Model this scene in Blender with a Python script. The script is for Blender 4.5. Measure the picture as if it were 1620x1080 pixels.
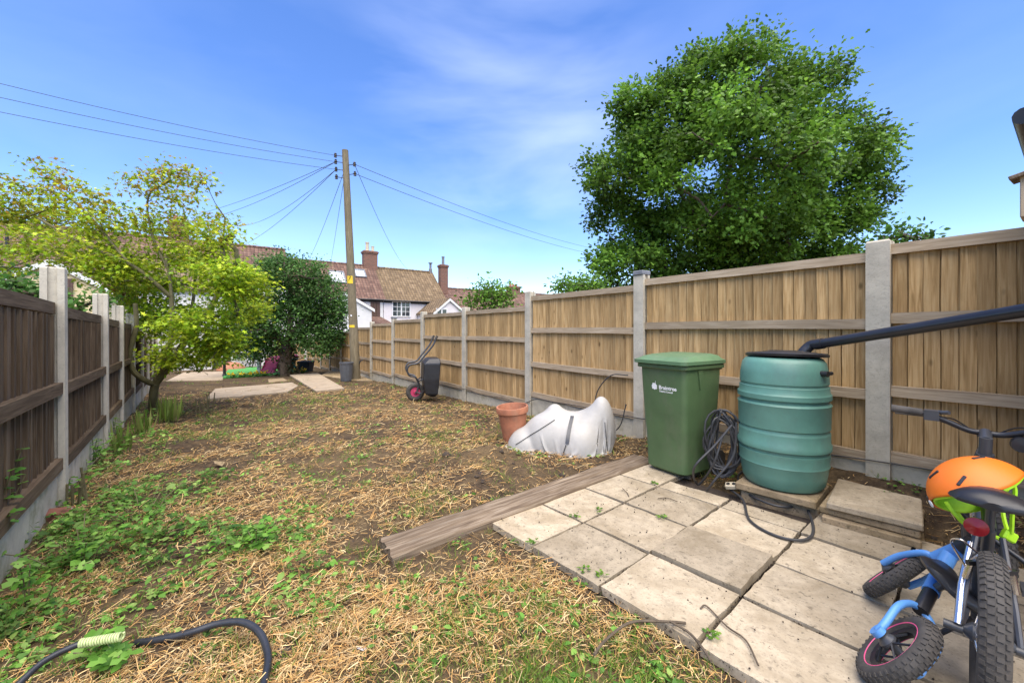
import bpy, bmesh, math, random
import numpy as np
from mathutils import Vector, Matrix
random.seed(7); rng = np.random.default_rng(11)
for o in list(bpy.data.objects): bpy.data.objects.remove(o)
scene = bpy.context.scene
COL = scene.collection
R = math.radians

# ------------------------------------------------------------------ camera
F, YH, XC, H = 642.0, 521.0, 810.0, 1.25      # focal length and horizon in photo pixels, eye height
cam = bpy.data.cameras.new('Camera'); camo = bpy.data.objects.new('Camera', cam); COL.objects.link(camo)
cam.sensor_width = 36; cam.lens = 36*F/1620; cam.shift_y = -(540-YH)/1620
cam.clip_start = .05; cam.clip_end = 3000
camo.location = (0, 0, H); camo.rotation_euler = (R(90), 0, 0)
scene.camera = camo
# ------------------------------------------------------------------ light
SUN_EL, SUN_AZ = 68, 165        # azimuth clockwise from +Y: behind the camera
W = bpy.data.worlds.new('World'); scene.world = W; W.use_nodes = True
nt = W.node_tree; nt.nodes.clear()
def N(t, ty, **k):
    n = t.nodes.new(ty)
    for a, v in k.items(): setattr(n, a, v)
    return n
wo = N(nt, 'ShaderNodeOutputWorld'); bg = N(nt, 'ShaderNodeBackground')
sky = N(nt, 'ShaderNodeTexSky', sky_type='NISHITA', sun_disc=False)
sky.sun_elevation = R(SUN_EL); sky.sun_rotation = R(SUN_AZ); sky.air_density = 1.0; sky.dust_density = .35; sky.ozone_density = 2.2
tc = N(nt, 'ShaderNodeTexCoord'); mp = N(nt, 'ShaderNodeMapping'); mp.inputs['Scale'].default_value = (1.0, 1.5, 3.6)
mp.inputs['Location'].default_value = (.35, .1, .25)
n1 = N(nt, 'ShaderNodeTexNoise'); n1.inputs['Scale'].default_value = 1.7; n1.inputs['Detail'].default_value = 5; n1.inputs['Roughness'].default_value = .5; n1.inputs['Distortion'].default_value = .25
rp = N(nt, 'ShaderNodeValToRGB'); rp.color_ramp.elements[0].position = .38; rp.color_ramp.elements[1].position = .80
rp.color_ramp.elements[0].color = (0, 0, 0, 1); rp.color_ramp.elements[1].color = (.75, .75, .75, 1)
mx = N(nt, 'ShaderNodeMix', data_type='RGBA'); mx.inputs['B'].default_value = (8.2, 8.6, 9.4, 1)
nt.links.new(tc.outputs['Generated'], mp.inputs['Vector']); nt.links.new(mp.outputs[0], n1.inputs['Vector'])
nt.links.new(n1.outputs['Fac'], rp.inputs[0]); 
cdir = Vector(((800-XC)/F, 1, (YH-165)/F)).normalized()         # one soft bank of cloud, thin veils elsewhere
dt = N(nt, 'ShaderNodeVectorMath', operation='DOT_PRODUCT'); dt.inputs[1].default_value = cdir; nt.links.new(tc.outputs['Generated'], dt.inputs[0])
mk = N(nt, 'ShaderNodeMapRange', interpolation_type='SMOOTHERSTEP'); mk.inputs['From Min'].default_value = .93; mk.inputs['From Max'].default_value = 1.0; mk.inputs['To Min'].default_value = .07; mk.inputs['To Max'].default_value = .32
nt.links.new(dt.outputs['Value'], mk.inputs[0]); mu = N(nt, 'ShaderNodeMath', operation='MULTIPLY'); nt.links.new(rp.outputs[0], mu.inputs[0]); nt.links.new(mk.outputs[0], mu.inputs[1])
nt.links.new(mu.outputs[0], mx.inputs['Factor'])
hs = N(nt, 'ShaderNodeHueSaturation'); hs.inputs['Saturation'].default_value = 1.24; hs.inputs['Hue'].default_value = .513; nt.links.new(sky.outputs[0], hs.inputs['Color']); nt.links.new(hs.outputs[0], mx.inputs['A']); nt.links.new(mx.outputs['Result'], bg.inputs[0]); nt.links.new(bg.outputs[0], wo.inputs[0])
bg.inputs[1].default_value = .125
sun = bpy.data.lights.new('sun', 'SUN'); suno = bpy.data.objects.new('sun', sun); COL.objects.link(suno)
sun.energy = 3.5; sun.angle = R(80); sun.color = (1, .90, .74)
az, el = R(SUN_AZ), R(SUN_EL)
sd = Vector((math.sin(az)*math.cos(el), math.cos(az)*math.cos(el), math.sin(el)))
suno.rotation_euler = sd.to_track_quat('Z', 'Y').to_euler()
vs = scene.view_settings; vs.view_transform = 'Standard'; vs.look = 'None'; vs.gamma = 1; vs.exposure = 1.27

# ------------------------------------------------------------------ places
AR = math.atan((XC-354)/F)           # right fence, seen from its vanishing point
ER = Vector((-math.sin(AR), math.cos(AR), 0)); NR = Vector((math.cos(AR), math.sin(AR), 0))
AL = math.atan((XC-290)/F)
EL = Vector((-math.sin(AL), math.cos(AL), 0)); NL = Vector((math.cos(AL), math.sin(AL), 0))
NF = 3.92                            # right fence line
def sstep(a, b, x): 
    x = np.clip((x-a)/(b-a), 0, 1); return x*x*(3-2*x)
def gz(x, y):
    """height of the ground: level by the patio, falling gently down the garden"""
    t = -math.sin(AR)*x+math.cos(AR)*y; n = math.cos(AR)*x+math.sin(AR)*y
    q = t-3.0
    z = -.028-.035*np.clip(np.where(q > 0, np.sqrt(q*q+.3)-.5, 0), 0, 26)
    z = z+.20*sstep(3.45, 3.85, n)*sstep(3.2, 2.2, t)*sstep(4.6, 4.2, n)
    return z
def gzf(x, y): return float(gz(np.array(x, float), np.array(y, float)))
def P(x, y, d): return Vector(((x-XC)/F*d, d, H+(YH-y)/F*d))
def G(x, y, dz=0.0):
    """photo pixel -> point on the ground (plus dz)"""
    d = 3.0
    for i in range(40):
        z = gzf((x-XC)/F*d, d)+dz
        d = .5*d+.5*(H-z)*F/max(y-YH, 4)
    return Vector(((x-XC)/F*d, d, gzf((x-XC)/F*d, d)+dz))
def FR(n, t, z=0): return NR*n+ER*t+Vector((0, 0, z))
def hash2(ix, iy, s):
    h = np.sin(ix*127.1+iy*311.7+s*74.7)*43758.5453
    return h-np.floor(h)
def vnoise(x, y, s=0):
    ix, iy = np.floor(x), np.floor(y); fx, fy = x-ix, y-iy
    fx = fx*fx*(3-2*fx); fy = fy*fy*(3-2*fy)
    a, b, c, d = hash2(ix, iy, s), hash2(ix+1, iy, s), hash2(ix, iy+1, s), hash2(ix+1, iy+1, s)
    return (a+(b-a)*fx)*(1-fy)+(c+(d-c)*fx)*fy
def fbm(x, y, s=0, o=4):
    r = 0; a = .5
    for i in range(o): r = r+a*vnoise(x*2**i, y*2**i, s+i); a *= .5
    return r

# ------------------------------------------------------------------ materials
def newmat(name):
    m = bpy.data.materials.new(name); m.use_nodes = True
    t = m.node_tree; b = t.nodes['Principled BSDF']; return m, t, b
def ramp(t, fac, stops):
    r = N(t, 'ShaderNodeValToRGB'); cr = r.color_ramp
    while len(cr.elements) < len(stops): cr.elements.new(.5)
    for e, (p, c) in zip(cr.elements, stops): e.position = p; e.color = (*c, 1)
    t.links.new(fac, r.inputs[0]); return r.outputs[0]
def noise(t, scale, detail=4, rough=.6, vec=None, coord='Object', sc=(1, 1, 1), dist=0):
    c = N(t, 'ShaderNodeTexCoord'); m = N(t, 'ShaderNodeMapping'); m.inputs['Scale'].default_value = sc
    n = N(t, 'ShaderNodeTexNoise'); n.inputs['Scale'].default_value = scale; n.inputs['Detail'].default_value = detail
    n.inputs['Roughness'].default_value = rough; n.inputs['Distortion'].default_value = dist
    t.links.new(c.outputs[coord], m.inputs[0]); t.links.new(m.outputs[0], n.inputs['Vector']); return n.outputs['Fac'], m
def bump(t, b, h, s=.3, d=.01):
    n = N(t, 'ShaderNodeBump'); n.inputs['Strength'].default_value = s; n.inputs['Distance'].default_value = d
    t.links.new(h, n.inputs['Height']); t.links.new(n.outputs[0], b.inputs['Normal'])
def mixc(t, fac, a, b, mode='MIX'):
    m = N(t, 'ShaderNodeMix', data_type='RGBA', blend_type=mode)
    for k, v in (('Factor', fac), ('A', a), ('B', b)):
        if hasattr(v, 'links'): t.links.new(v, m.inputs[k])
        elif k == 'Factor': m.inputs[k].default_value = v
        else: m.inputs[k].default_value = (*v, 1)
    return m.outputs['Result']
def slabmat(name, c, moss, grime):
    m, t, b = newmat(name)
    oi = N(t, 'ShaderNodeObjectInfo'); co = N(t, 'ShaderNodeTexCoord'); ml = N(t, 'ShaderNodeMath', operation='MULTIPLY'); ml.inputs[1].default_value = 53
    ad = N(t, 'ShaderNodeVectorMath', operation='ADD'); t.links.new(oi.outputs['Random'], ml.inputs[0]); t.links.new(co.outputs['Object'], ad.inputs[0]); t.links.new(ml.outputs[0], ad.inputs[1])
    def ns(sc, de, ro, di=0):
        n = N(t, 'ShaderNodeTexNoise'); n.inputs['Scale'].default_value = sc; n.inputs['Detail'].default_value = de; n.inputs['Roughness'].default_value = ro; n.inputs['Distortion'].default_value = di
        t.links.new(ad.outputs[0], n.inputs['Vector']); return n.outputs['Fac']
    big, mid, fine, dots = ns(3.2, 6, .7, .6), ns(14, 6, .75), ns(85, 4, .7), ns(42, 3, .6)
    col = ramp(t, mid, [(.25, tuple(x*.62 for x in c)), (.5, c), (.75, tuple(min(1, x*1.22) for x in c))])
    col = mixc(t, ramp(t, big, [(.42, (0, 0, 0)), (.66, (.85, .85, .85))]), col, moss)
    col = mixc(t, ramp(t, dots, [(.60, (0, 0, 0)), (.68, (.75, .75, .75))]), col, grime)
    col = mixc(t, ramp(t, fine, [(.32, (.6, .6, .6)), (.44, (0, 0, 0))]), col, grime)
    hv = N(t, 'ShaderNodeHueSaturation'); mr = N(t, 'ShaderNodeMapRange'); mr.inputs['To Min'].default_value = .72; mr.inputs['To Max'].default_value = 1.12
    t.links.new(oi.outputs['Random'], mr.inputs[0]); t.links.new(mr.outputs[0], hv.inputs['Value']); t.links.new(col, hv.inputs['Color'])
    t.links.new(hv.outputs[0], b.inputs['Base Color']); b.inputs['Roughness'].default_value = .93; b.inputs['Specular IOR Level'].default_value = .2
    bump(t, b, mid, .35, .006); return m
def simple(name, c, rough=.5, var=.18, scale=12, metal=0, bs=.15, bd=.004, spec=.5, coord='Object', fine=60, dirt=None):
    m, t, b = newmat(name)
    f, _ = noise(t, scale, 5, .65, coord=coord)
    lo = tuple(max(0, x*(1-var)) for x in c); hi = tuple(min(1, x*(1+var)) for x in c)
    cc = ramp(t, f, [(.3, lo), (.7, hi)])
    if dirt:
        fd_, _ = noise(t, 5, 8, .78, coord=coord, sc=(1, 1, .45)); fs_, _ = noise(t, 38, 5, .8, coord=coord)
        cc = mixc(t, ramp(t, fd_, [(.50, (0, 0, 0)), (.72, (.55, .55, .55))]), cc, dirt)
        cc = mixc(t, ramp(t, fs_, [(.60, (0, 0, 0)), (.70, (.5, .5, .5))]), cc, tuple(x*.8 for x in dirt))
    t.links.new(cc, b.inputs['Base Color'])
    b.inputs['Roughness'].default_value = rough; b.inputs['Metallic'].default_value = metal
    b.inputs['Specular IOR Level'].default_value = spec
    if bs:
        f2, _ = noise(t, fine, 4, .6, coord=coord); bump(t, b, f2, bs, bd)
    return m
def wood(name, dark, mid, light, knot=.6, rough=.85, grainz=1.2, vv=.35, algae=0):
    """boards along local z: grain, knots, and a tone of its own for each board"""
    m, t, b = newmat(name)
    oi = N(t, 'ShaderNodeObjectInfo')
    c = N(t, 'ShaderNodeTexCoord'); ad = N(t, 'ShaderNodeVectorMath', operation='ADD')
    ml = N(t, 'ShaderNodeMath', operation='MULTIPLY'); ml.inputs[1].default_value = 37
    t.links.new(oi.outputs['Random'], ml.inputs[0]); t.links.new(c.outputs['Object'], ad.inputs[0]); t.links.new(ml.outputs[0], ad.inputs[1])
    def ns(scale, sc, detail=5, dist=0):
        mp = N(t, 'ShaderNodeMapping'); mp.inputs['Scale'].default_value = sc; t.links.new(ad.outputs[0], mp.inputs[0])
        n = N(t, 'ShaderNodeTexNoise'); n.inputs['Scale'].default_value = scale; n.inputs['Detail'].default_value = detail; n.inputs['Distortion'].default_value = dist
        t.links.new(mp.outputs[0], n.inputs['Vector']); return n.outputs['Fac']
    g = ns(22, (3, 3, .12*grainz), 6, .8); big = ns(2.2, (1, 1, .8), 3)
    col = ramp(t, g, [(.28, dark), (.5, mid), (.72, light)])
    col = mixc(t, ramp(t, big, [(.35, (0, 0, 0)), (.7, (.55, .55, .55))]), col, tuple(x*.62 for x in mid))
    vo = N(t, 'ShaderNodeTexVoronoi'); vo.inputs['Scale'].default_value = 3.4
    mp = N(t, 'ShaderNodeMapping'); mp.inputs['Scale'].default_value = (2.2, 1.0, 1.0); t.links.new(ad.outputs[0], mp.inputs[0]); t.links.new(mp.outputs[0], vo.inputs['Vector'])
    k = ramp(t, vo.outputs['Distance'], [(.05, (knot, knot, knot)), (.13, (0, 0, 0))])
    col = mixc(t, k, col, tuple(x*.35 for x in dark))
    if algae:
        fa, _ = noise(t, 3.1, 6, .75, sc=(1, 1, .6)); col = mixc(t, ramp(t, fa, [(.52, (0, 0, 0)), (.75, (algae,)*3)]), col, (.17, .155, .075))
    hv = N(t, 'ShaderNodeHueSaturation'); mr = N(t, 'ShaderNodeMapRange'); mr.inputs['To Min'].default_value = 1-vv; mr.inputs['To Max'].default_value = 1+vv*.7
    t.links.new(oi.outputs['Random'], mr.inputs[0]); t.links.new(mr.outputs[0], hv.inputs['Value']); t.links.new(col, hv.inputs['Color'])
    t.links.new(hv.outputs[0], b.inputs['Base Color']); b.inputs['Roughness'].default_value = rough; b.inputs['Specular IOR Level'].default_value = .2
    bump(t, b, g, .35, .003); return m
def leafmat(name, trans=.35, rough=.5):
    """leaf colour is a property of each leaf (attribute), light comes through the blade"""
    m, t, b = newmat(name); out = t.nodes['Material Output']
    a = N(t, 'ShaderNodeAttribute', attribute_name='leafcol'); t.links.new(a.outputs['Color'], b.inputs['Base Color'])
    b.inputs['Roughness'].default_value = rough; b.inputs['Specular IOR Level'].default_value = .3
    tr = N(t, 'ShaderNodeBsdfTranslucent'); t.links.new(a.outputs['Color'], tr.inputs[0])
    ms = N(t, 'ShaderNodeMixShader'); ms.inputs[0].default_value = trans
    t.links.new(b.outputs[0], ms.inputs[1]); t.links.new(tr.outputs[0], ms.inputs[2]); t.links.new(ms.outputs[0], out.inputs[0]); return m
M = {}
M['board'] = wood('fence board', (.27, .16, .06), (.48, .31, .14), (.62, .44, .225), knot=.75, vv=.28, algae=.3)
M['rail'] = wood('fence rail', (.28, .205, .13), (.43, .335, .225), (.55, .45, .33), knot=.35, grainz=1.5, vv=.15)
M['dark_board'] = wood('dark stained board', (.062, .040, .024), (.13, .09, .055), (.20, .15, .10), knot=.2, vv=.3)
M['sleeper'] = wood('old sleeper', (.065, .045, .03), (.19, .14, .095), (.34, .28, .21), knot=.2, vv=.05)
M['pole'] = wood('pole timber', (.10, .085, .055), (.20, .165, .105), (.29, .245, .16), knot=.1, vv=.05)
def concrete(name, c, sp=.35, sc=55, moss=None):
    m, t, b = newmat(name)
    f, _ = noise(t, 4, 5, .65); f2, _ = noise(t, sc, 3, .7)
    col = ramp(t, f, [(.3, tuple(x*.72 for x in c)), (.55, c), (.75, tuple(min(1, x*1.15) for x in c))])
    sk = ramp(t, f2, [(.30, (sp, sp, sp)), (.45, (0, 0, 0))]); col = mixc(t, sk, col, tuple(x*.45 for x in c))
    if moss:
        f3, _ = noise(t, 2.3, 6, .7); col = mixc(t, ramp(t, f3, [(.52, (0, 0, 0)), (.68, (.75, .75, .75))]), col, moss)
    t.links.new(col, b.inputs['Base Color']); b.inputs['Roughness'].default_value = .92; b.inputs['Specular IOR Level'].default_value = .25
    bump(t, b, f2, .5, .004); return m
M['post'] = concrete('concrete post', (.50, .46, .37))
M['gravel'] = concrete('concrete gravel board', (.52, .48, .38), .2, 30, (.22, .21, .12))
M['slab'] = slabmat('paving slab', (.43, .36, .26), (.27, .215, .14), (.17, .14, .10))
M['slab_old'] = slabmat('mossy paving slab', (.33, .25, .155), (.17, .125, .06), (.10, .08, .05))
M['pad'] = concrete('garden concrete', (.36, .29, .21), .3, 30, (.23, .17, .11))
M['bin'] = simple('green bin plastic', (.075, .130, .055), .45, .14, 5, bs=.12, bd=.002, dirt=(.13, .14, .09))
M['bin_lid'] = simple('green lid plastic', (.09, .17, .085), .42, .12, 6, bs=.1, bd=.002, dirt=(.17, .18, .13))
M['butt'] = simple('teal plastic', (.10, .235, .185), .42, .16, 3.5, bs=.1, bd=.002, dirt=(.10, .16, .14))
M['black'] = simple('black plastic', (.018, .018, .021), .38, .3, 9, bs=.08, bd=.002)
M['pipe'] = simple('black pipe plastic', (.022, .023, .028), .28, .2, 9, bs=.05, bd=.001)
M['rubber'] = simple('tyre rubber', (.055, .050, .045), .85, .35, 20, bs=.4, bd=.003, dirt=(.11, .09, .07))
M['cable'] = simple('grey cable', (.04, .04, .042), .5, .2, 20, bs=.05)
M['hose'] = simple('black hose rubber', (.022, .024, .03), .4, .3, 20, bs=.05)
M['terra'] = simple('terracotta', (.36, .14, .075), .75, .25, 9, bs=.2, dirt=(.30, .20, .13))
M['sack'] = simple('white woven plastic', (.37, .36, .34), .55, .10, 8, bs=.3, bd=.002, fine=160, dirt=(.36, .33, .28))
M['white'] = simple('white paint', (.78, .78, .76), .45, .05, 6, bs=.05)
M['render_white'] = simple('white render', (.70, .69, .66), .85, .06, 2, bs=.1)
M['render_pink'] = simple('pale pink render', (.72, .68, .67), .85, .06, 2, bs=.1)
M['render_cream'] = simple('cream render', (.70, .58, .34), .85, .07, 2, bs=.1)
M['blue'] = simple('blue frame paint', (.10, .28, .62), .4, .10, 8, bs=0)
M['orange'] = simple('orange helmet shell', (.74, .165, .008), .5, .05, 8, bs=0)
M['lime'] = simple('lime straps and liner', (.40, .74, .02), .55, .12, 30, bs=.1)
M['chrome'] = simple('bright metal', (.62, .62, .64), .25, .08, 20, metal=1, bs=0)
M['grey_metal'] = simple('dark paint metal', (.05, .052, .058), .35, .2, 14, bs=0)
M['red'] = simple('red reflector', (.17, .006, .01), .25, .12, 40, bs=.2)
M['pink'] = simple('pink plastic', (.80, .10, .26), .45, .08, 6, bs=0)
M['magenta'] = simple('pink wheel rim', (.50, .045, .12), .45, .15, 9, bs=0)
M['yellow'] = simple('yellow sign', (.75, .52, .02), .5, .08, 9, bs=0)
M['teal_toy'] = simple('teal toy plastic', (.03, .32, .30), .45, .08, 9, bs=0)
M['navy'] = simple('navy plastic', (.025, .04, .075), .5, .15, 9, bs=0)
M['dustbin'] = simple('grey dustbin plastic', (.085, .092, .105), .5, .15, 9, bs=.05)
M['brown_paint'] = simple('brown painted wood', (.10, .055, .04), .6, .2, 9, bs=.1)
M['bark'] = simple('bark', (.10, .075, .05), .9, .4, 14, bs=.8, bd=.02, fine=22)
M['bark_green'] = simple('smooth green bark', (.12, .105, .045), .75, .3, 10, bs=.4, bd=.006, fine=30)
M['ivy_bark'] = simple('ivy wrapped bark', (.085, .062, .042), .9, .5, 16, bs=.9, bd=.03, fine=14)
M['turf'] = simple('artificial turf', (.055, .26, .05), .9, .15, 30, bs=.4)
M['beige_wood'] = simple('pale socket plastic', (.55, .47, .33), .5, .08, 20, bs=0)
M['coil'] = simple('pale green twine', (.42, .50, .22), .6, .3, 60, bs=.2)
M['lead'] = simple('lead flashing', (.16, .17, .19), .6, .2, 9, bs=.1)
M['wire'] = simple('overhead wire', (.05, .05, .06), .6, .1, 9, bs=0)
M['litter'] = simple('white litter', (.7, .72, .74), .5, .1, 30, bs=0)
M['leaf'] = leafmat('leaves', .42); M['straw'] = leafmat('straw', .15, .8)
def glass():
    m, t, b = newmat('window glass'); b.inputs['Base Color'].default_value = (.035, .045, .055, 1); b.inputs['Roughness'].default_value = .06
    b.inputs['Specular IOR Level'].default_value = .8; return m
M['glass'] = glass()
def skyglass():
    m, t, b = newmat('skylight glass'); b.inputs['Base Color'].default_value = (.45, .5, .55, 1); b.inputs['Roughness'].default_value = .08; return m
M['skyglass'] = skyglass()
def tiles(name, a, b_, c, along=.24, up=.30):
    """clay tiles too far off to count: courses and rolls as relief, each tile with a tone of its own; local x along the ridge, y up the slope"""
    m, t, b = newmat(name)
    co = N(t, 'ShaderNodeTexCoord'); br = N(t, 'ShaderNodeTexBrick'); br.offset = 0
    br.inputs['Scale'].default_value = 1; br.inputs['Brick Width'].default_value = along; br.inputs['Row Height'].default_value = up
    br.inputs['Mortar Size'].default_value = .018; br.inputs['Mortar Smooth'].default_value = .6
    br.inputs['Color1'].default_value = (0, 0, 0, 1); br.inputs['Color2'].default_value = (1, 1, 1, 1); br.inputs['Mortar'].default_value = (.1, .1, .1, 1)
    t.links.new(co.outputs['Object'], br.inputs['Vector'])
    f, _ = noise(t, .9, 6, .7); f2, _ = noise(t, 7, 4, .7)
    col = ramp(t, br.outputs['Color'], [(0, a), (.5, b_), (1, c)])
    col = mixc(t, ramp(t, f, [(.4, (0, 0, 0)), (.65, (.6, .6, .6))]), col, tuple(x*.55 for x in b_))
    col = mixc(t, ramp(t, f2, [(.55, (0, 0, 0)), (.75, (.4, .4, .4))]), col, (.26, .23, .13))
    col = mixc(t, br.outputs['Fac'], col, tuple(x*.35 for x in a))
    t.links.new(col, b.inputs['Base Color']); b.inputs['Roughness'].default_value = .9
    sx = N(t, 'ShaderNodeSeparateXYZ'); t.links.new(co.outputs['Object'], sx.inputs[0])
    def saw(o, p):
        q = N(t, 'ShaderNodeMath', operation='DIVIDE'); q.inputs[1].default_value = p; t.links.new(o, q.inputs[0])
        r = N(t, 'ShaderNodeMath', operation='FRACT'); t.links.new(q.outputs[0], r.inputs[0]); return r.outputs[0]
    wv = N(t, 'ShaderNodeMath', operation='PINGPONG'); wv.inputs[1].default_value = along/2; t.links.new(sx.outputs[0], wv.inputs[0])
    s2 = saw(sx.outputs[1], up); m1 = N(t, 'ShaderNodeMath', operation='MULTIPLY'); m1.inputs[1].default_value = -.05; t.links.new(s2, m1.inputs[0])
    m2 = N(t, 'ShaderNodeMath', operation='MULTIPLY_ADD'); m2.inputs[1].default_value = .6; t.links.new(wv.outputs[0], m2.inputs[0]); t.links.new(m1.outputs[0], m2.inputs[2])
    bump(t, b, m2.outputs[0], 1, 1.0); return m
M['tile_red'] = tiles('red pantiles', (.115, .06, .044), (.175, .095, .068), (.25, .15, .11))
M['tile_brown'] = tiles('brown pantiles', (.13, .085, .045), (.20, .135, .07), (.27, .19, .11))
def bricks(name, a, b_, mortar):
    m, t, b = newmat(name)
    co = N(t, 'ShaderNodeTexCoord'); sx = N(t, 'ShaderNodeSeparateXYZ'); t.links.new(co.outputs['Object'], sx.inputs[0])
    ad = N(t, 'ShaderNodeMath', operation='ADD'); t.links.new(sx.outputs[0], ad.inputs[0]); t.links.new(sx.outputs[1], ad.inputs[1])
    cb = N(t, 'ShaderNodeCombineXYZ'); t.links.new(ad.outputs[0], cb.inputs[0]); t.links.new(sx.outputs[2], cb.inputs[1])
    br = N(t, 'ShaderNodeTexBrick'); br.inputs['Scale'].default_value = 1; br.inputs['Brick Width'].default_value = .225; br.inputs['Row Height'].default_value = .075; br.inputs['Mortar Size'].default_value = .008
    br.inputs['Color1'].default_value = (*a, 1); br.inputs['Color2'].default_value = (*b_, 1); br.inputs['Mortar'].default_value = (*mortar, 1)
    t.links.new(cb.outputs[0], br.inputs['Vector']); t.links.new(br.outputs['Color'], b.inputs['Base Color']); b.inputs['Roughness'].default_value = .9
    return m
M['brick'] = bricks('weathered brick', (.22, .085, .05), (.14, .06, .04), (.24, .2, .16))
def soilmat():
    m, t, b = newmat('soil and litter')
    f, _ = noise(t, .9, 6, .65); f2, _ = noise(t, 14, 6, .75); f3, _ = noise(t, 60, 4, .7)
    col = ramp(t, f2, [(.3, (.024, .017, .012)), (.5, (.06, .042, .027)), (.72, (.13, .09, .052))])
    lit = ramp(t, f3, [(.35, (.10, .07, .035)), (.65, (.30, .21, .10))])
    col = mixc(t, ramp(t, f, [(.40, (0, 0, 0)), (.62, (.42, .42, .42))]), col, lit)
    t.links.new(col, b.inputs['Base Color']); b.inputs['Roughness'].default_value = .95; b.inputs['Specular IOR Level'].default_value = .15
    bump(t, b, f3, .7, .02); return m
M['soil'] = soilmat()
M['clod'] = simple('dark soil clods', (.05, .036, .026), .95, .5, 18, bs=.8, bd=.02, fine=40)

# ------------------------------------------------------------------ mesh helpers
class MB:
    def __init__(s): s.v = []; s.f = []; s.n = 0
    def add(s, v, f):
        k = s.n; s.v += [tuple(p) for p in v]; s.f += [tuple(i+k for i in q) for q in f]; s.n += len(v); return s
    def box(s, c, size, rot=None, taper=1.0):
        hx, hy, hz = size[0]/2, size[1]/2, size[2]/2; c = Vector(c)
        pts = []
        for z in (-1, 1):
            k = taper if z > 0 else 1
            for x, y in ((-1, -1), (1, -1), (1, 1), (-1, 1)):
                p = Vector((x*hx*k, y*hy*k, z*hz)); pts.append(c+(rot @ p if rot else p))
        return s.add(pts, [(3, 2, 1, 0), (4, 5, 6, 7), (0, 1, 5, 4), (1, 2, 6, 5), (2, 3, 7, 6), (3, 0, 4, 7)])
    def tube(s, path, rad, sides=8, cap=True):
        path = [Vector(p) for p in path]; n = len(path)
        if not hasattr(rad, '__len__'): rad = [rad]*n
        vs, fs = [], []; up = None
        for i, p in enumerate(path):
            d = (path[min(i+1, n-1)]-path[max(i-1, 0)]).normalized()
            if up is None: up = d.orthogonal().normalized()
            up = (up-d*up.dot(d)); up = up.normalized() if up.length > 1e-6 else d.orthogonal().normalized()
            sd_ = d.cross(up)
            for k in range(sides):
                a = 2*math.pi*k/sides; vs.append(p+(up*math.cos(a)+sd_*math.sin(a))*rad[i])
        for i in range(n-1):
            for k in range(sides):
                a, b = i*sides+k, i*sides+(k+1) % sides; fs.append((a, b, b+sides, a+sides))
        if cap: fs.append(tuple(range(sides))[::-1]); fs.append(tuple(range((n-1)*sides, n*sides)))
        return s.add(vs, fs)
    def lathe(s, prof, c=(0, 0, 0), axis='z', sides=40, M4=None, close=True):
        vs, fs = [], []; c = Vector(c)
        for r, z in prof:
            for k in range(sides):
                a = 2*math.pi*k/sides; p = Vector((r*math.cos(a), r*math.sin(a), z)); vs.append((M4 @ p if M4 else p)+c)
        for i in range(len(prof)-1):
            for k in range(sides):
                a, b = i*sides+k, i*sides+(k+1) % sides; fs.append((a, b, b+sides, a+sides))
        if close: fs.append(tuple(range(sides))[::-1]); fs.append(tuple(range((len(prof)-1)*sides, len(prof)*sides)))
        return s.add(vs, fs)
    def torus(s, c, ax, R_, r, n=40, m=10, sq=1.0):
        c, ax = Vector(c), Vector(ax).normalized(); u = ax.orthogonal().normalized(); w = ax.cross(u); vs, fs = [], []
        for i in range(n):
            a = 2*math.pi*i/n; e = u*math.cos(a)+w*math.sin(a)
            for j in range(m):
                b = 2*math.pi*j/m; vs.append(c+e*(R_+r*math.cos(b))+ax*(r*sq*math.sin(b)))
        for i in range(n):
            for j in range(m):
                fs.append((i*m+j, ((i+1) % n)*m+j, ((i+1) % n)*m+(j+1) % m, i*m+(j+1) % m))
        return s.add(vs, fs)
    def prism(s, poly, depthvec):
        dv = Vector(depthvec); a = [Vector(p) for p in poly]; n = len(a)
        return s.add(a+[p+dv for p in a], [tuple(range(n))[::-1], tuple(range(n, 2*n))]+[(i, (i+1) % n, (i+1) % n+n, i+n) for i in range(n)])
    def mesh(s, name, smooth=False, bev=0):
        me = bpy.data.meshes.new(name); me.from_pydata(s.v, [], s.f); me.update()
        bm = bmesh.new(); bm.from_mesh(me); bmesh.ops.recalc_face_normals(bm, faces=bm.faces)
        if bev: bmesh.ops.bevel(bm, geom=list(bm.edges), offset=bev, segments=1, affect='EDGES', clamp_overlap=True)
        bm.to_mesh(me); bm.free()
        if smooth:
            me.polygons.foreach_set('use_smooth', [True]*len(me.polygons)); me.set_sharp_from_angle(angle=R(40))
        return me
    def build(s, name, mat, parent=None, smooth=False, bev=0, **kw):
        return link(name, s.mesh(name, smooth, bev), mat, parent, **kw)
def link(name, me, mat=None, parent=None, loc=None, rot=None, **kw):
    o = bpy.data.objects.new(name, me); COL.objects.link(o)
    if mat is not None and not me.materials: me.materials.append(M[mat] if isinstance(mat, str) else mat)
    if parent: o.parent = parent
    if loc is not None: o.location = loc
    if rot is not None: o.rotation_euler = rot
    for k, v in kw.items(): o[k] = v
    return o
def tag(o, label, cat, group=None):
    o['label'] = label; o['category'] = cat
    if group: o['group'] = group
    return o
def thing(name, label, cat, loc=(0, 0, 0), rz=0, group=None):
    o = bpy.data.objects.new(name, None); COL.objects.link(o); o.empty_display_size = .1
    o.location = loc; o.rotation_euler = (0, 0, rz); return tag(o, label, cat, group)
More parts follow.
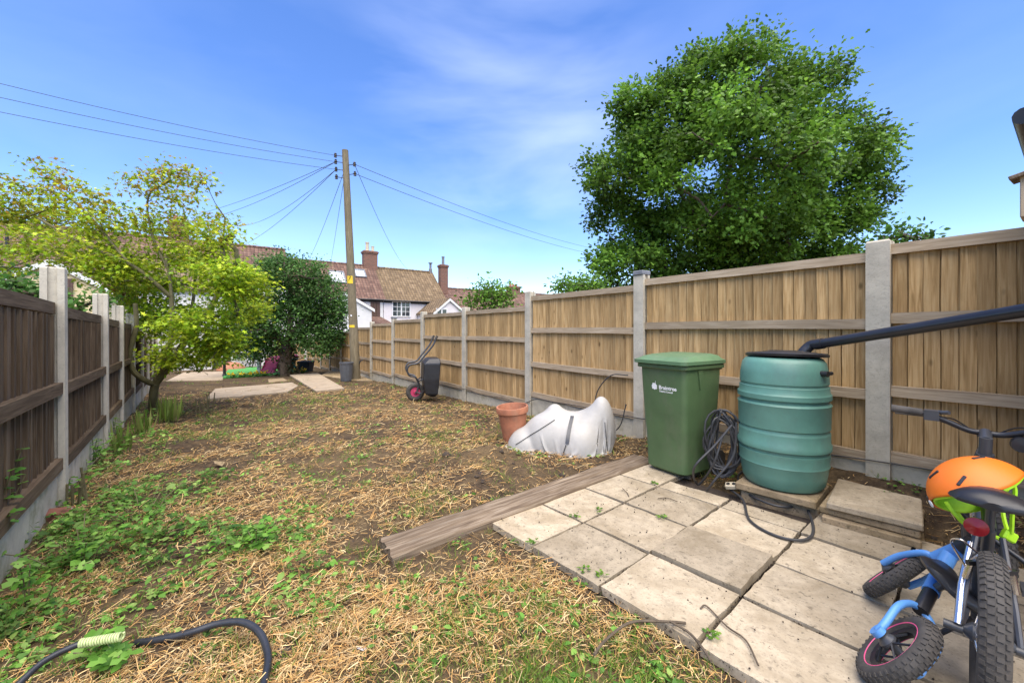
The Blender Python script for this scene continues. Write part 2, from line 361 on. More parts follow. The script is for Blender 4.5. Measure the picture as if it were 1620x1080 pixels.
def smoothpath(pts, k=8):
    pts = [Vector(p) for p in pts]; q = [pts[0]*2-pts[1]]+pts+[pts[-1]*2-pts[-2]]; out = []
    for i in range(1, len(q)-2):
        a, b, c, d = q[i-1], q[i], q[i+1], q[i+2]
        for j in range(k):
            t = j/k; out.append(.5*((2*b)+(c-a)*t+(2*a-5*b+4*c-d)*t*t+(3*b-a-3*c+d)*t**3))
    return out+[pts[-1]]
def npmesh(name, V, Fc, cols=None, smooth=False):
    """V (n,3), Fc (m,k) faces of one size; cols (n,3) leaf colour per vertex"""
    me = bpy.data.meshes.new(name); n, (m, k) = len(V), Fc.shape
    me.vertices.add(n); me.vertices.foreach_set('co', np.ascontiguousarray(V, np.float32).ravel())
    me.loops.add(m*k); me.loops.foreach_set('vertex_index', np.ascontiguousarray(Fc, np.int32).ravel())
    me.polygons.add(m); me.polygons.foreach_set('loop_start', np.arange(0, m*k, k, dtype=np.int32))
    if smooth: me.polygons.foreach_set('use_smooth', np.ones(m, bool))
    me.update(calc_edges=True)
    if cols is not None:
        a = me.attributes.new('leafcol', 'FLOAT_COLOR', 'POINT')
        a.data.foreach_set('color', np.concatenate([cols, np.ones((n, 1))], 1).astype(np.float32).ravel())
    return me
def unit(a): return a/np.maximum(np.linalg.norm(a, axis=-1, keepdims=True), 1e-9)
SHAPES = {  # outline of a blade in (along, across), and how far each point bends out of plane
 'leaf': np.array([(0, 0), (.35, .30), (.7, .24), (1, 0), (.7, -.24), (.35, -.30)]),
 'oak': np.array([(0, 0), (.3, .28), (.45, .16), (.68, .34), (1, 0), (.68, -.34), (.45, -.16), (.3, -.28)]),
 'maple': np.array([(0, 0), (.05, .42), (.32, .17), (.62, .46), (.62, .15), (1.05, 0), (.62, -.15), (.62, -.46), (.32, -.17), (.05, -.42)]),
 'lobed': np.array([(0, 0), (-.14, .30), (.22, .56), (.34, .24), (.74, .42), (1.05, 0), (.74, -.42), (.34, -.24), (.22, -.56), (-.14, -.30)])}
def leaves(pos, along, normal, size, col, shape='leaf', fold=.18, wid=1.0):
    S = SHAPES[shape]; k = len(S); n = len(pos)
    along = unit(along); across = unit(np.cross(normal, along)); nn = np.cross(along, across)
    V = (pos[:, None, :]+along[:, None, :]*(S[None, :, :1]*size[:, None, None])+across[:, None, :]*(S[None, :, 1:]*size[:, None, None]*wid)
         + nn[:, None, :]*((np.abs(S[:, 1])*fold-.22*S[:, 0]**2)[None, :, None]*size[:, None, None]))
    # ngon split at the midrib: two fans would cost more; one quad pair strip is enough
    Fc = []
    h = k//2
    for i in range(h):
        a, b = i, i+1; c, d = (k-i-1) % k, (k-i) % k
        Fc.append((d if i else 0, a, b, c) if i else (0, b, c, c))
    F3 = []
    for q in Fc:
        q2 = []
        for e in q:
            if e not in q2: q2.append(e)
        for j in range(1, len(q2)-1): F3.append((q2[0], q2[j], q2[j+1]))
    F3 = np.array(F3); Fa = (F3[None]+(np.arange(n)*k)[:, None, None]).reshape(-1, 3)
    return V.reshape(-1, 3), Fa, np.repeat(col, k, 0)
def merge(parts):
    V, Fc, C = [], [], []; o = 0
    for v, f, c in parts: V.append(v); Fc.append(f+o); C.append(c); o += len(v)
    return np.concatenate(V), np.concatenate(Fc), np.concatenate(C)
def rdir(n, up=0.0):
    a = rng.normal(size=(n, 3)); a = unit(a); a[:, 2] += up; return unit(a)
def palette(n, cols, jit=.15):
    cols = np.array(cols); i = rng.integers(0, len(cols), n); w = rng.random((n, 1)); j = rng.integers(0, len(cols), n)
    c = cols[i]*(1-w*.5)+cols[j]*w*.5; return np.clip(c*(1+rng.normal(0, jit, (n, 1))), .004, 1)

# ================================================================== THE SETTING
def axis(lo, hi, step, far):
    a = np.arange(lo, hi+1e-6, step); g = step*1.6**np.arange(1, 60); g = np.cumsum(g); g = g[g < far]
    return np.concatenate([(lo-g)[::-1], a, hi+g])
gx, gy = axis(-6, 5, .055, 900), axis(-.5, 15, .055, 900)
X, Y = np.meshgrid(gx, gy); Z = gz(X, Y)
near = sstep(20, 12, Y)*sstep(-9, -7, X)*sstep(8, 6, X)
HEAPS = [(G(770, 722), .42, .11), (G(745, 762), .30, .05), (G(670, 615), .55, .12), (G(600, 610), .5, .10), (G(250, 655), .3, .06), (G(730, 655), .45, .06)]
Z = Z+near*((fbm(X*3, Y*3, 1)-.5)*.05+(fbm(X*14, Y*14, 5, 3)-.5)*.035)
for c, r, h in HEAPS: Z = Z+h*np.exp(-((X-c.x)**2+(Y-c.y)**2)/(r*.6)**2)*(.6+.8*fbm(X*9, Y*9, 9))
# level bed under the patio
PO = Vector((-.1975, 2.7025, 0)); PU = Vector((.649, -.761, 0)); PV = Vector((.761, .649, 0)); SU, SV = .4775, .459
U_ = ((X-PO.x)*PU.x+(Y-PO.y)*PU.y)/SU; V_ = ((X-PO.x)*PV.x+(Y-PO.y)*PV.y)/SV
inpatio = sstep(-.35, .05, U_)*sstep(-.15, .1, V_)*sstep(4.4, 4.0, V_)*sstep(8, 7, U_)
Z = Z*(1-inpatio)+(-.060)*inpatio
def gsurf(x, y):
    """top of the built ground (nearest grid node) for things that lie on it"""
    i = np.clip(np.searchsorted(gx, x), 1, len(gx)-1); j = np.clip(np.searchsorted(gy, y), 1, len(gy)-1)
    i = np.where(np.abs(gx[i-1]-x) < np.abs(gx[i]-x), i-1, i); j = np.where(np.abs(gy[j-1]-y) < np.abs(gy[j]-y), j-1, j)
    return Z[j, i]
nx, ny = len(gx), len(gy)
idx = np.arange(nx*ny).reshape(ny, nx)
Fg = np.stack([idx[:-1, :-1], idx[:-1, 1:], idx[1:, 1:], idx[1:, :-1]], -1).reshape(-1, 4)
ground = link('ground', npmesh('ground', np.stack([X, Y, Z], -1).reshape(-1, 3), Fg, smooth=True), 'soil', kind='structure')

# ---- patio
bed = MB().prism([PO+PU*(-.0*SU)+PV*0.02, PO+PU*7.2*SU+PV*.02, PO+PU*7.2*SU+PV*3.9*SV, PO+PU*.02+PV*3.9*SV], (0, 0, .012))
bed.v = [(x, y, z-.058) for x, y, z in bed.v]
patio = bed.build('patio', 'clod', kind='structure')
def slab(u0, u1, v0, v1, z=0., tilt=None, m='slab', th=.042):
    g = .0095; c = PO+PU*((u0+u1)/2*SU)+PV*((v0+v1)/2*SV)
    w, d = (u1-u0)*SU-2*g, (v1-v0)*SV-2*g
    mb = MB(); nu, nv = 6, 6; vs = []
    for s in (0, 1):
        for j in range(nv+1):
            for i in range(nu+1):
                x, y = -w/2+w*i/nu, -d/2+d*j/nv
                ed = (i in (0, nu)) or (j in (0, nv)); e = random.uniform(-.004, .004) if ed else 0
                vs.append((x+(e if i in (0, nu) else 0), y+(e if j in (0, nv) else 0), (0 if s else -th)+(random.uniform(-.003, 0) if ed and s else random.uniform(-.001, .001)*s)))
    k = (nu+1)*(nv+1); fs = []
    for j in range(nv):
        for i in range(nu):
            a = j*(nu+1)+i; fs.append((a+k, a+1+k, a+nu+2+k, a+nu+1+k)); fs.append((a, a+nu+1, a+nu+2, a+1))
    ring = [i for i in range(nu+1)]+[(nu+1)*j+nu for j in range(1, nv+1)]+[nv*(nu+1)+i for i in range(nu-1, -1, -1)]+[(nu+1)*j for j in range(nv-1, 0, -1)]
    for i, a in enumerate(ring): b = ring[(i+1) % len(ring)]; fs.append((a, b, b+k, a+k))
    mb.add(vs, fs); o = mb.build('paving_slab', m, patio, smooth=True)
    o.location = c+Vector((0, 0, z+random.uniform(-.004, .004))); o.rotation_euler = (random.uniform(-.006, .006), random.uniform(-.006, .006), math.atan2(PU.y, PU.x)+random.uniform(-.008, .008))
    if tilt: o.rotation_euler.x += tilt[0]; o.rotation_euler.y += tilt[1]
    return o
for u in range(0, 7):
    for v in range(0, 4):
        if u == 2 and v == 1: slab(u, u+1, v, v+1, .022, (.0, -.010)); continue
        if v == 3 and u in (1, 2): slab(u, u+1, 3, 3.42, -.002); continue
        if u >= 3 and v in (1, 2):
            if v == 1: slab(u, u+1, 1, 1.92)
            else: slab(u, u+1, 1.92, 2.95)
            continue
        if u >= 3 and v == 3: slab(u, u+1, 2.95, 3.95, m='slab_old' if u > 4 else 'slab'); continue
        slab(u, u+1, v, v+1, m='slab_old' if (u > 4 and v > 1) else 'slab')
slab(0.15, 1.1, 4, 4.9, -.004); slab(-.0, .4, 3.0, 3.9, -.012)

# ---- concrete pads and the path at the far end of the beds
def flat(name, px, mat, th=.05, dz=.03, **kw):
    pts = [G(x, y) for x, y in px]; zz = sum(p.z for p in pts)/len(pts)
    pts = [Vector((p.x, p.y, p.z+dz-th)) for p in pts]
    return MB().prism(pts, (0, 0, th)).build(name, mat, bev=.008, **kw)
flat('concrete_pad', [(325, 634), (455, 622), (472, 612), (462, 607), (340, 617)], 'pad', .06, .045, kind='structure')
flat('garden_path', [(500, 622), (545, 617), (503, 592), (458, 595)], 'pad', .06, .06, kind='structure')
flat('paved_corner', [(508, 595), (556, 603), (590, 604), (560, 590), (520, 588)], 'slab_old', .05, .045, kind='structure')
flat('house_terrace', [(262, 604), (352, 602), (358, 588), (290, 590)], 'pad', .05, .03, kind='structure')
flat('artificial_lawn', [(352, 599), (445, 593), (436, 581), (362, 584)], 'turf', .06, .06, kind='structure')
flat('stepping_stone', [(425, 606), (455, 603), (448, 599), (424, 601)], 'slab_old', .05, .03, kind='structure')

# ================================================================== FENCES
def hpost(w, d, h, slot=.022, sd_=.055):
    """slotted concrete post, local x along the fence, y across, from z=0 up"""
    x0, y0 = w/2, d/2; s = sd_/2
    pl = [(-x0, -y0), (x0, -y0), (x0, -s), (x0-slot, -s), (x0-slot, s), (x0, s), (x0, y0), (-x0, y0), (-x0, s), (-x0+slot, s), (-x0+slot, -s), (-x0, -s)]
    mb = MB(); mb.add([(x, y, 0) for x, y in pl]+[(x, y, h) for x, y in pl]+[(x*.86, y*.86, h+.012) for x, y in pl],
        [tuple(range(12))[::-1]]+[(i, (i+1) % 12, (i+1) % 12+12, i+12) for i in range(12)]+[(i+12, (i+1) % 12+12, (i+1) % 12+24, i+24) for i in range(12)]+[tuple(range(24, 36))])
    return mb
def feather(w, h, seed):
    """one feather-edge board, thick on one side, slightly warped; local z up"""
    r = random.Random(seed); mb = MB(); vs = []
    for k in range(5):
        z = h*k/4; e = r.uniform(-.003, .003); y = r.uniform(-.002, .002)
        vs += [(-w/2+e, -.024+y, z), (w/2+e, -.009+y, z), (w/2+e, 0+y, z), (-w/2+e, 0+y, z)]
    fs = [(3, 2, 1, 0), (16, 17, 18, 19)]
    for k in range(4):
        for i in range(4): a, b = k*4+i, k*4+(i+1) % 4; fs.append((a, b, b+4, a+4))
    mb.add(vs, fs); return mb.mesh('board')
def railmesh(L, hh, th, seed, sag=.006):
    """rail along local z so the grain runs along it"""
    r = random.Random(seed); mb = MB(); vs = []; n = 6; s = r.uniform(-sag, sag)
    for k in range(n+1):
        t = k/n; o = s*4*t*(1-t); vs += [(-hh/2+o, -th/2, L*t), (hh/2+o, -th/2, L*t), (hh/2+o, th/2, L*t), (-hh/2+o, th/2, L*t)]
    fs = [(3, 2, 1, 0), tuple(range(n*4, n*4+4))]
    for k in range(n):
        for i in range(4): a, b = k*4+i, k*4+(i+1) % 4; fs.append((a, b, b+4, a+4))
    mb.add(vs, fs); return mb.mesh('rail', bev=0)
SP = 2.08; T0 = .863
fence = thing('closeboard_fence', 'tan timber panel fence with concrete posts stepping down the right side', 'fence', FR(NF, T0, -.2))
fence.rotation_euler = (0, 0, AR)      # local y runs along the fence, local x away from us
def fl(n, t, z): return Vector((n-NF, t-T0, z+.2))
TOP = {-1: 1.86, 0: 1.82, 1: 1.765, 2: 1.614, 3: 1.60, 4: 1.505, 5: 1.427, 6: 1.318, 7: 1.16, 8: 1.10, 9: .95, 10: .82, 11: .72}
PT = {-1: 1.93, 0: 1.884, 1: 1.865, 2: 1.832, 3: 1.676, 4: 1.66, 5: 1.55, 6: 1.49, 7: 1.36, 8: 1.24, 9: 1.12, 10: 1.0, 11: .87, 12: .70}
PH = 1.56
NB = 24; bw = (SP-.13)/NB
boardm = [feather(bw*.90, PH-.12, s) for s in range(6)]
for m_ in boardm: m_.materials.append(M['board'])
railm = [railmesh(SP-.135, .075, .036, s) for s in range(4)]; capm = [railmesh(SP-.125, .072, .05, 10+s, .003) for s in range(3)]
for m_ in railm+capm: m_.materials.append(M['rail'])
gbm = MB().box((0, 0, 0), (.05, SP-.10, .42)).mesh('gravel_board', bev=.006); gbm.materials.append(M['gravel'])
addbackm = MB().box((0, 0, 0), (.006, SP-.14, PH-.09)).mesh('added_backing'); addbackm.materials.append(M['board'])  # added sheet behind the boards so the gaps read as dark lines, not sky
for k in range(-1, 13):
    t = T0+SP*k; zb = gzf(*FR(NF, t).xy)-.35; h = PT[k]-zb
    o = hpost(.135 if k < 2 else .125, .12, h).build('concrete_post', 'post', fence, bev=0); o.location = fl(NF, t, zb); o.rotation_euler = (0, 0, R(90)+random.uniform(-.02, .02))
    if k in (1, 5):
        c = MB().box((0, 0, .0), (.15, .14, .05)).build('post_cap', 'lead', fence, bev=.008); c.location = fl(NF, t, PT[k]+.03); c['label'] = 'dark cap on a concrete post'
    if k > 11: break
    tp = TOP[k]; bot = tp-PH
    pan = link('fence_panel', capm[k % 3], None, fence, fl(NF-.005, t+.0625, tp-.036), (R(-90), 0, 0)); pan.rotation_euler = (R(-90), R(90)*0, 0)
    pan.rotation_euler = Matrix(((0, 1, 0), (0, 0, 1), (1, 0, 0))).to_euler() if False else Matrix(((0, 1, 0), (0, 0, 1), (1, 0, 0))).to_3x3().to_euler()
    inv = pan.matrix_basis.inverted()
    def sub(name, me, loc, rot=None):
        o = link(name, me, None, pan); m4 = Matrix.Translation(loc) @ (rot if rot else Matrix.Identity(4)); o.matrix_basis = inv @ m4; return o
    along = Matrix(((0, 1, 0, 0), (0, 0, 1, 0), (1, 0, 0, 0), (0, 0, 0, 1)))
    for zr in (.53, 1.05, PH-.045):
        sub('rail', random.choice(railm), fl(NF-.022+random.uniform(-.004, .004), t+.0675, tp-zr), along)
    face = Matrix.Rotation(R(90), 4, 'Z')
    for b in range(NB):
        yy = t+.065+bw*(b+.5)
        sub('board', random.choice(boardm), fl(NF+.022+random.uniform(-.002, .003), yy, bot+.075+random.uniform(-.006, .006)), Matrix.Rotation(R(-90)+random.uniform(-.012, .012), 4, 'Z') @ Matrix.Rotation(random.uniform(-.004, .004), 4, 'Y'))
    sub('added_backing', addbackm, fl(NF+.034, t+SP/2, bot+PH/2+.02))
    g = link('gravel_board', gbm, None, fence, fl(NF+.012, t+SP/2, bot-.205))
# end panel turning left behind the tree
endf = thing('garden_end_fence', 'short timber fence panel turning left at the far end of the tan fence', 'fence', FR(NF-.1, T0+12*SP+.05, -.95)); endf.rotation_euler = (0, 0, AR)
for b in range(18):
    o = link('board', boardm[b % 6], None, endf, (-.1-b*.085, 0, .02), (0, 0, random.uniform(-.01, .01)))
o = link('rail', railm[0], None, endf, (-.02, -.03, 1.45)); o.matrix_basis = Matrix.Translation((-.02, -.03, 1.45)) @ Matrix(((0, 0, -1, 0), (0, 1, 0, 0), (1, 0, 0, 0), (0, 0, 0, 1)))
o = link('rail', railm[1], None, endf); o.matrix_basis = Matrix.Translation((-.02, -.03, .75)) @ Matrix(((0, 0, -1, 0), (0, 1, 0, 0), (1, 0, 0, 0), (0, 0, 0, 1)))
# cable clipped along the bottom of the fence
pts = []
for i in range(40):
    t = T0-.3+i*.42; k = int((t-T0)//SP); k = max(-1, min(11, k)); z = TOP[k]-PH+.02+random.uniform(-.025, .02)
    pts.append(FR(NF-.075, t, max(z, gzf(*FR(NF, t).xy)+.05)))
tag(MB().tube(smoothpath(pts, 4), .0055, 6).build('clipped_cable', 'cable', smooth=True), 'thin dark cable clipped along the foot of the tan fence', 'cable')

# ---- left fence
LN = -.742
def LP(t, z=0): return NL*LN+EL*t+Vector((0, 0, z))
def lt(x):
    u = (x-XC)/F; n = NL.x*u+NL.y; s = LN/n; return s*(EL.x*u+EL.y)
LT = [lt(87), lt(160), lt(187), lt(207), lt(221), lt(231), lt(239), lt(246)]
LT = [LT[0]-2.0]+LT
lfence = thing('dark_fence', 'dark brown stained panel fence with tall concrete posts on the left', 'fence', LP(LT[0], -.3)); lfence.rotation_euler = (0, 0, AL)
def ll(n, t, z): return Vector((n, t-LT[0], z+.3))
lb = [feather(.118, 1.16, 40+s) for s in range(5)]
for m_ in lb: m_.materials.append(M['dark_board'])
for k in range(len(LT)):
    t = LT[k]; gzb = gzf(*LP(t).xy); top = 1.70-.022*max(0, t-LT[1])-(.03 if k > 2 else 0)-.02*max(0, k-3)
    o = hpost(.10, .125, top-gzb+.35, .02, .05).build('concrete_post', 'post', lfence); o.location = ll(0, t, gzb-.35); o.rotation_euler = (random.uniform(-.006, .006), random.uniform(-.006, .006), R(90))
    if k == len(LT)-1: break
    L = LT[k+1]-t-.07; tp = 1.475-.018*(t-1.8)-.06*max(0, k-3); sl = -.018 if k < 4 else -.03
    rm = railmesh(L, .085, .05, 70+k, .004); rm.materials.append(M['dark_board'])
    dv = Vector((0, 1, sl)).normalized(); ax = Vector((1, 0, 0)); up_ = ax.cross(dv)
    rot = Matrix((( 0, ax.x, dv.x, 0), (0, 0, dv.y, 0), (1, 0, dv.z, 0), (0, 0, 0, 1)))
    pan = link('fence_panel', rm, None, lfence); pan.matrix_basis = Matrix.Translation(ll(.0, t+.035, tp-.04)) @ rot
    inv = pan.matrix_basis.inverted()
    for zr, th in ((.63, .07), (1.19, .09)):
        o = link('rail', rm, None, pan); o.matrix_basis = inv @ Matrix.Translation(ll(.024, t+.035, tp-zr)) @ rot
    nb = max(3, int(L/.105))
    for b in range(nb):
        yy = t+.035+L*(b+.5)/nb
        o = link('board', random.choice(lb), None, pan); o.matrix_basis = inv @ Matrix.Translation(ll(-.005+random.uniform(-.006, .004), yy, tp-1.235+sl*(yy-t))) @ Matrix.Rotation(R(90)+random.uniform(-.05, .05), 4, 'Z')
    g = MB().box((0, 0, 0), (.045, L+.03, .5)).build('gravel_board', 'gravel', lfence, bev=.006); g.location = ll(0, t+.035+L/2, tp-1.24-.25+sl*L/2); g.rotation_euler = (math.atan(sl), 0, 0)

# ================================================================== BUILDINGS
def wallbox(name, n0, n1, t0, t1, z0, z1, mat, parent):
    """box in fence-aligned coordinates"""
    pts = [FR(n0, t0, z0), FR(n1, t0, z0), FR(n1, t1, z0), FR(n0, t1, z0)]
    return MB().prism(pts, (0, 0, z1-z0)).build(name, mat, parent)
def roofplane(n0, n1, te, ze, tr, zr, mat, parent, th=.12, hip0=0, hip1=0, name='roof', over=.15):
    """one slope: local x along the row, y up the slope, so the tile courses lie true"""
    L = math.hypot(tr-te, zr-ze); o = MB()
    pl = [(-over, -.25), (n1-n0+over, -.25), (n1-n0+over-hip1, L), (-over+hip0, L)]
    o.prism([(x, y, 0) for x, y in pl], (0, 0, th))
    ob = o.build(name, mat, parent)
    xa = NR; ya = (ER*(tr-te)+Vector((0, 0, zr-ze))).normalized(); za = xa.cross(ya)
    m4 = Matrix.Identity(4)
    for i in range(3): m4[i][0], m4[i][1], m4[i][2] = xa[i], ya[i], za[i]
    m4.translation = FR(n0, te, ze); ob.matrix_basis = m4; return ob
def ridge(n0, n1, t, z, parent, mat='tile_red'):
    mb = MB(); k = int((n1-n0)/.4); 
    mb.tube([FR(n0+(n1-n0)*i/k, t, z+.03+(.015 if i % 2 else 0)) for i in range(k+1)], .13, 8); return mb.build('ridge_tiles', mat, parent)
def window(n0, n1, z0, z1, t, parent, cols=2, rows=3, casements=2, fmat='white'):
    w = MB().box((0, 0, 0), (1, 1, 1)); 
    fr = MB(); wd = n1-n0; ht = z1-z0; b = .07
    def bar(x0, x1, y0, y1, dpt=.06, off=0):
        pts = [FR(n0+x0, t-off, z0+y0), FR(n0+x1, t-off, z0+y0), FR(n0+x1, t+dpt, z0+y0), FR(n0+x0, t+dpt, z0+y0)]; fr.prism(pts, (0, 0, y1-y0))
    bar(0, wd, 0, b, off=.05); bar(0, wd, ht-b, ht, off=.02); bar(0, b, b, ht-b, off=.02); bar(wd-b, wd, b, ht-b, off=.02)
    cw = (wd-2*b)/casements
    for c in range(casements):
        if c: bar(b+cw*c-.05, b+cw*c+.05, b, ht-b, off=.018)
        for i in range(1, cols): x = b+cw*c+cw*i/cols; bar(x-.018, x+.018, b, ht-b, off=.012)
        for j in range(1, rows): y = b+(ht-2*b)*j/rows; bar(b+cw*c+.001, b+cw*(c+1)-.001, y-.018, y+.018, off=.010)
    f = fr.build('window', fmat, parent)
    g = MB().prism([FR(n0+b*.5, t+.02, z0+b*.5), FR(n1-b*.5, t+.02, z0+b*.5), FR(n1-b*.5, t+.03, z0+b*.5), FR(n0+b*.5, t+.03, z0+b*.5)], (0, 0, ht-b)).build('pane', 'glass', f)
    return f
def chimney(n, t, z0, z1, wn, wt, parent, pots=((0, 0, .45, .1),), potmat='terra'):
    mb = MB(); 
    def bx(w1, w2, a, b): mb.prism([FR(n-w1/2, t-w2/2, a), FR(n+w1/2, t-w2/2, a), FR(n+w1/2, t+w2/2, a), FR(n-w1/2, t+w2/2, a)], (0, 0, b-a))
    bx(wn, wt, z0, z1-.22); bx(wn+.1, wt+.1, z1-.22, z1-.12); bx(wn+.18, wt+.18, z1-.12, z1-.02); bx(wn+.02, wt+.02, z1-.02, z1+.05)
    c = mb.build('chimney', 'brick', parent)
    for dn, dt, h, r in pots:
        MB().lathe([(r*1.1, 0), (r*1.1, .06), (r*.95, .08), (r*.85, h*.85), (r*1.05, h*.87), (r*1.05, h), (r*.8, h), (r*.8, h-.1)], FR(n+dn, t+dt, z1+.05), sides=14).build('chimney_pot', potmat, c, smooth=True)
    return c
def nat(x, t):
    u = (x-XC)/F; s = t/(ER.x*u+ER.y); return s*(NR.x*u+NR.y)
TW = 33.0; TR = 36.0; GB = -1.2
# middle cottage: red pantiles, skylights
n455, n600, n703, n830 = nat(457, TW), nat(606, TW), nat(704, TW), nat(850, TW)
h1 = thing('red_roofed_cottage', 'cottage with red pantile roof and two skylights behind the pole', 'house', FR((n455+n600)/2, TW, GB))
def at(o):   # children of houses are written in world coordinates
    bpy.context.view_layer.update(); 
    for c in o.children_recursive: pass
def house(name, label, n0, n1, ez, rz, wall, roof, t0=TW, tr=TR, back=39.0, hip1=0):
    o = thing(name, label, 'house'); wallbox('wall', n0, n1, t0, back, GB, ez, wall, o)
    r = roofplane(n0, n1, t0, ez, tr, rz, roof, o, hip1=hip1); roofplane(n0, n1, back+.2, ez, tr, rz, roof, o, hip1=hip1)
    for nn in (n0+.01, n1-.01): MB().prism([FR(nn, t0+.05, ez-.02), FR(nn, back-.05, ez-.02), FR(nn, tr, rz-.02)], NR*(-.12 if nn > n0+.1 else .12)).build('gable_wall', wall, o)
    ridge(n0-.1, n1+.1-hip1, tr, rz+.08, o, roof)
    MB().tube([FR(n0-.1, t0-.28, ez-.12), FR(n1+.1, t0-.28, ez-.12)], .06, 8).build('gutter', 'black', o)
    MB().prism([FR(n0, t0-.03, ez-.3), FR(n1, t0-.03, ez-.3), FR(n1, t0-.01, ez-.3), FR(n0, t0-.01, ez-.3)], (0, 0, .2)).build('fascia', 'black', o)
    return o, r
bpy.data.objects.remove(h1)
h1, r1 = house('red_roofed_cottage', 'cottage with red pantile roof and two skylights behind the pole', n455, n600, 3.75, 6.62, 'render_white', 'tile_red')
def onroof(x, y, te=TW, ze=3.75, tr=TR, zr=6.62):
    """pixel -> point on the roof slope: (n, distance up the slope)"""
    u = (x-XC)/F; a = (zr-ze)/(tr-te); s = (H-ze+a*te)/(a*(ER.x*u+ER.y)-(YH-y)/F)
    p = Vector((u*s, s, 0)); n = p.dot(NR); t = p.dot(ER); return n, math.hypot(t-te, a*(t-te))
for (x0, y0, x1, y1) in ((523, 432, 540, 449), (562, 429, 573, 440)):
    na, la = onroof(x0, y1); nb_, lb_ = onroof(x1, y0); w = MB()
    x_, y_ = na-n455, la; w_, h_ = nb_-na+.15, lb_-la
    def fb(x0, x1, y0, y1): w.prism([(x0, y0, .10), (x1, y0, .10), (x1, y1, .10), (x0, y1, .10)], (0, 0, .12))
    fb(x_, x_+w_, y_, y_+.09); fb(x_, x_+w_, y_+h_-.09, y_+h_); fb(x_, x_+.09, y_+.09, y_+h_-.09); fb(x_+w_-.09, x_+w_, y_+.09, y_+h_-.09)
    sk = w.build('skylight', 'lead', h1); sk.matrix_basis = r1.matrix_basis.copy()
    g = MB().prism([(x_+.05, y_+.05, .12), (x_+w_-.05, y_+.05, .12), (x_+w_-.05, y_+h_-.05, .12), (x_+.05, y_+h_-.05, .12)], (0, 0, .05)).build('pane', 'skyglass', sk)
chimney(nat(585, TR), TR, 6.2, 8.0, 1.15, .65, h1, ((-.22, 0, .75, .16), (.25, 0, .45, .13)), 'beige_wood')
# brown roofed cottage
h2, r2 = house('brown_roofed_cottage', 'pale pink cottage with brown tiled roof and white paned window', n600+.05, n703, 3.73, 6.55, 'render_pink', 'tile_brown', hip1=0)
d_ = lambda x, y: None
def zat(x, y, t): u = (x-XC)/F; s = t/(ER.x*u+ER.y); return H+(YH-y)/F*s
window(nat(620, TW), nat(649, TW), zat(635, 501, TW), zat(635, 477, TW), TW-.05, h2, 2, 3, 2)
MB().prism([FR(nat(586, TW), TW-.06, zat(592, 501, TW)), FR(nat(601, TW), TW-.06, zat(592, 501, TW)), FR(nat(601, TW), TW-.01, zat(592, 501, TW)), FR(nat(586, TW), TW-.01, zat(592, 501, TW))], (0, 0, zat(592, 477, TW)-zat(592, 501, TW))).build('shutter', 'brown_paint', h1)
for x in (590, 594.5): MB().prism([FR(nat(x, TW), TW-.085, zat(592, 500, TW)), FR(nat(x, TW)+.06, TW-.085, zat(592, 500, TW)), FR(nat(x, TW)+.06, TW-.062, zat(592, 500, TW)), FR(nat(x, TW), TW-.062, zat(592, 500, TW))], (0, 0, 1.1)).build('shutter_batten', 'dark_board', h1)
chimney(nat(701, TR-.6), TR-.6, 4.6, 7.35, .75, .6, h2, ((0, 0, .8, .14),), 'lead')
MB().lathe([(.16, 0), (.16, .5), (.11, .55), (.11, 1.0), (.2, 1.02), (.2, 1.1)], FR(nat(681, TR), TR, 6.5), sides=12).build('flue', 'lead', h2, smooth=True)
# white gabled extension in front of the cottages
def gable(name, label, xl, xr, xa, ya, yel, t0, depth, wall, roof, z_floor=GB, yer=None):
    o = thing(name, label, 'extension'); nl, nr = nat(xl, t0), nat(xr, t0); na = nat(xa, t0)
    zl, zr_, za = zat(xl, yel, t0), zat(xr, yer or yel, t0), zat(xa, ya, t0)
    MB().prism([FR(nl, t0, z_floor), FR(nr, t0, z_floor), FR(nr, t0, zr_), FR(na, t0, za), FR(nl, t0, zl)], ER*depth).build('wall', wall, o)
    for (n1_, z1_) in ((nl, zl), (nr, zr_)):
        dn = (n1_-na); k = .18/abs(dn)
        e = Vector((n1_+dn*k, z1_+(z1_-za)*k))
        pts = [FR(na, t0-.12, za+.02), FR(e.x, t0-.12, e.y+.02), FR(e.x, t0-.12, e.y+.14), FR(na, t0-.12, za+.16)]
        MB().prism(pts, ER*(depth+.1)).build('roof', roof, o)
        pts = [FR(na, t0-.15, za-.10), FR(e.x, t0-.15, e.y-.10), FR(e.x, t0-.15, e.y+.10), FR(na, t0-.15, za+.10)]
        MB().prism(pts, ER*.025).build('bargeboard', 'white', o)
    return o
g1 = gable('white_gabled_extension', 'plain white gabled extension right behind the pole', 522, 588, 545, 464, 482, 29.5, 3.4, 'render_white', 'tile_red', yer=489)
g2 = gable('pink_gabled_extension', 'small pale pink gabled extension with brown tiled roof above the fence', 688, 737, 711, 474, 494, 29.5, 3.4, 'render_pink', 'tile_brown', yer=497)
window(nat(690, 29.5), nat(707, 29.5), zat(700, 499, 29.5), zat(700, 488, 29.5), 29.44, g2, 1, 1, 2)
p5 = roofplane(nat(590, 30), nat(618, 30), 29.9, zat(600, 514, 29.9), 32.9, zat(600, 503, 32.9), 'tile_red', g1, name='porch_roof')
wallbox('porch_wall', nat(591, 30), nat(617, 30), 30.0, 32.9, GB, zat(600, 514, 30), 'render_pink', g1)
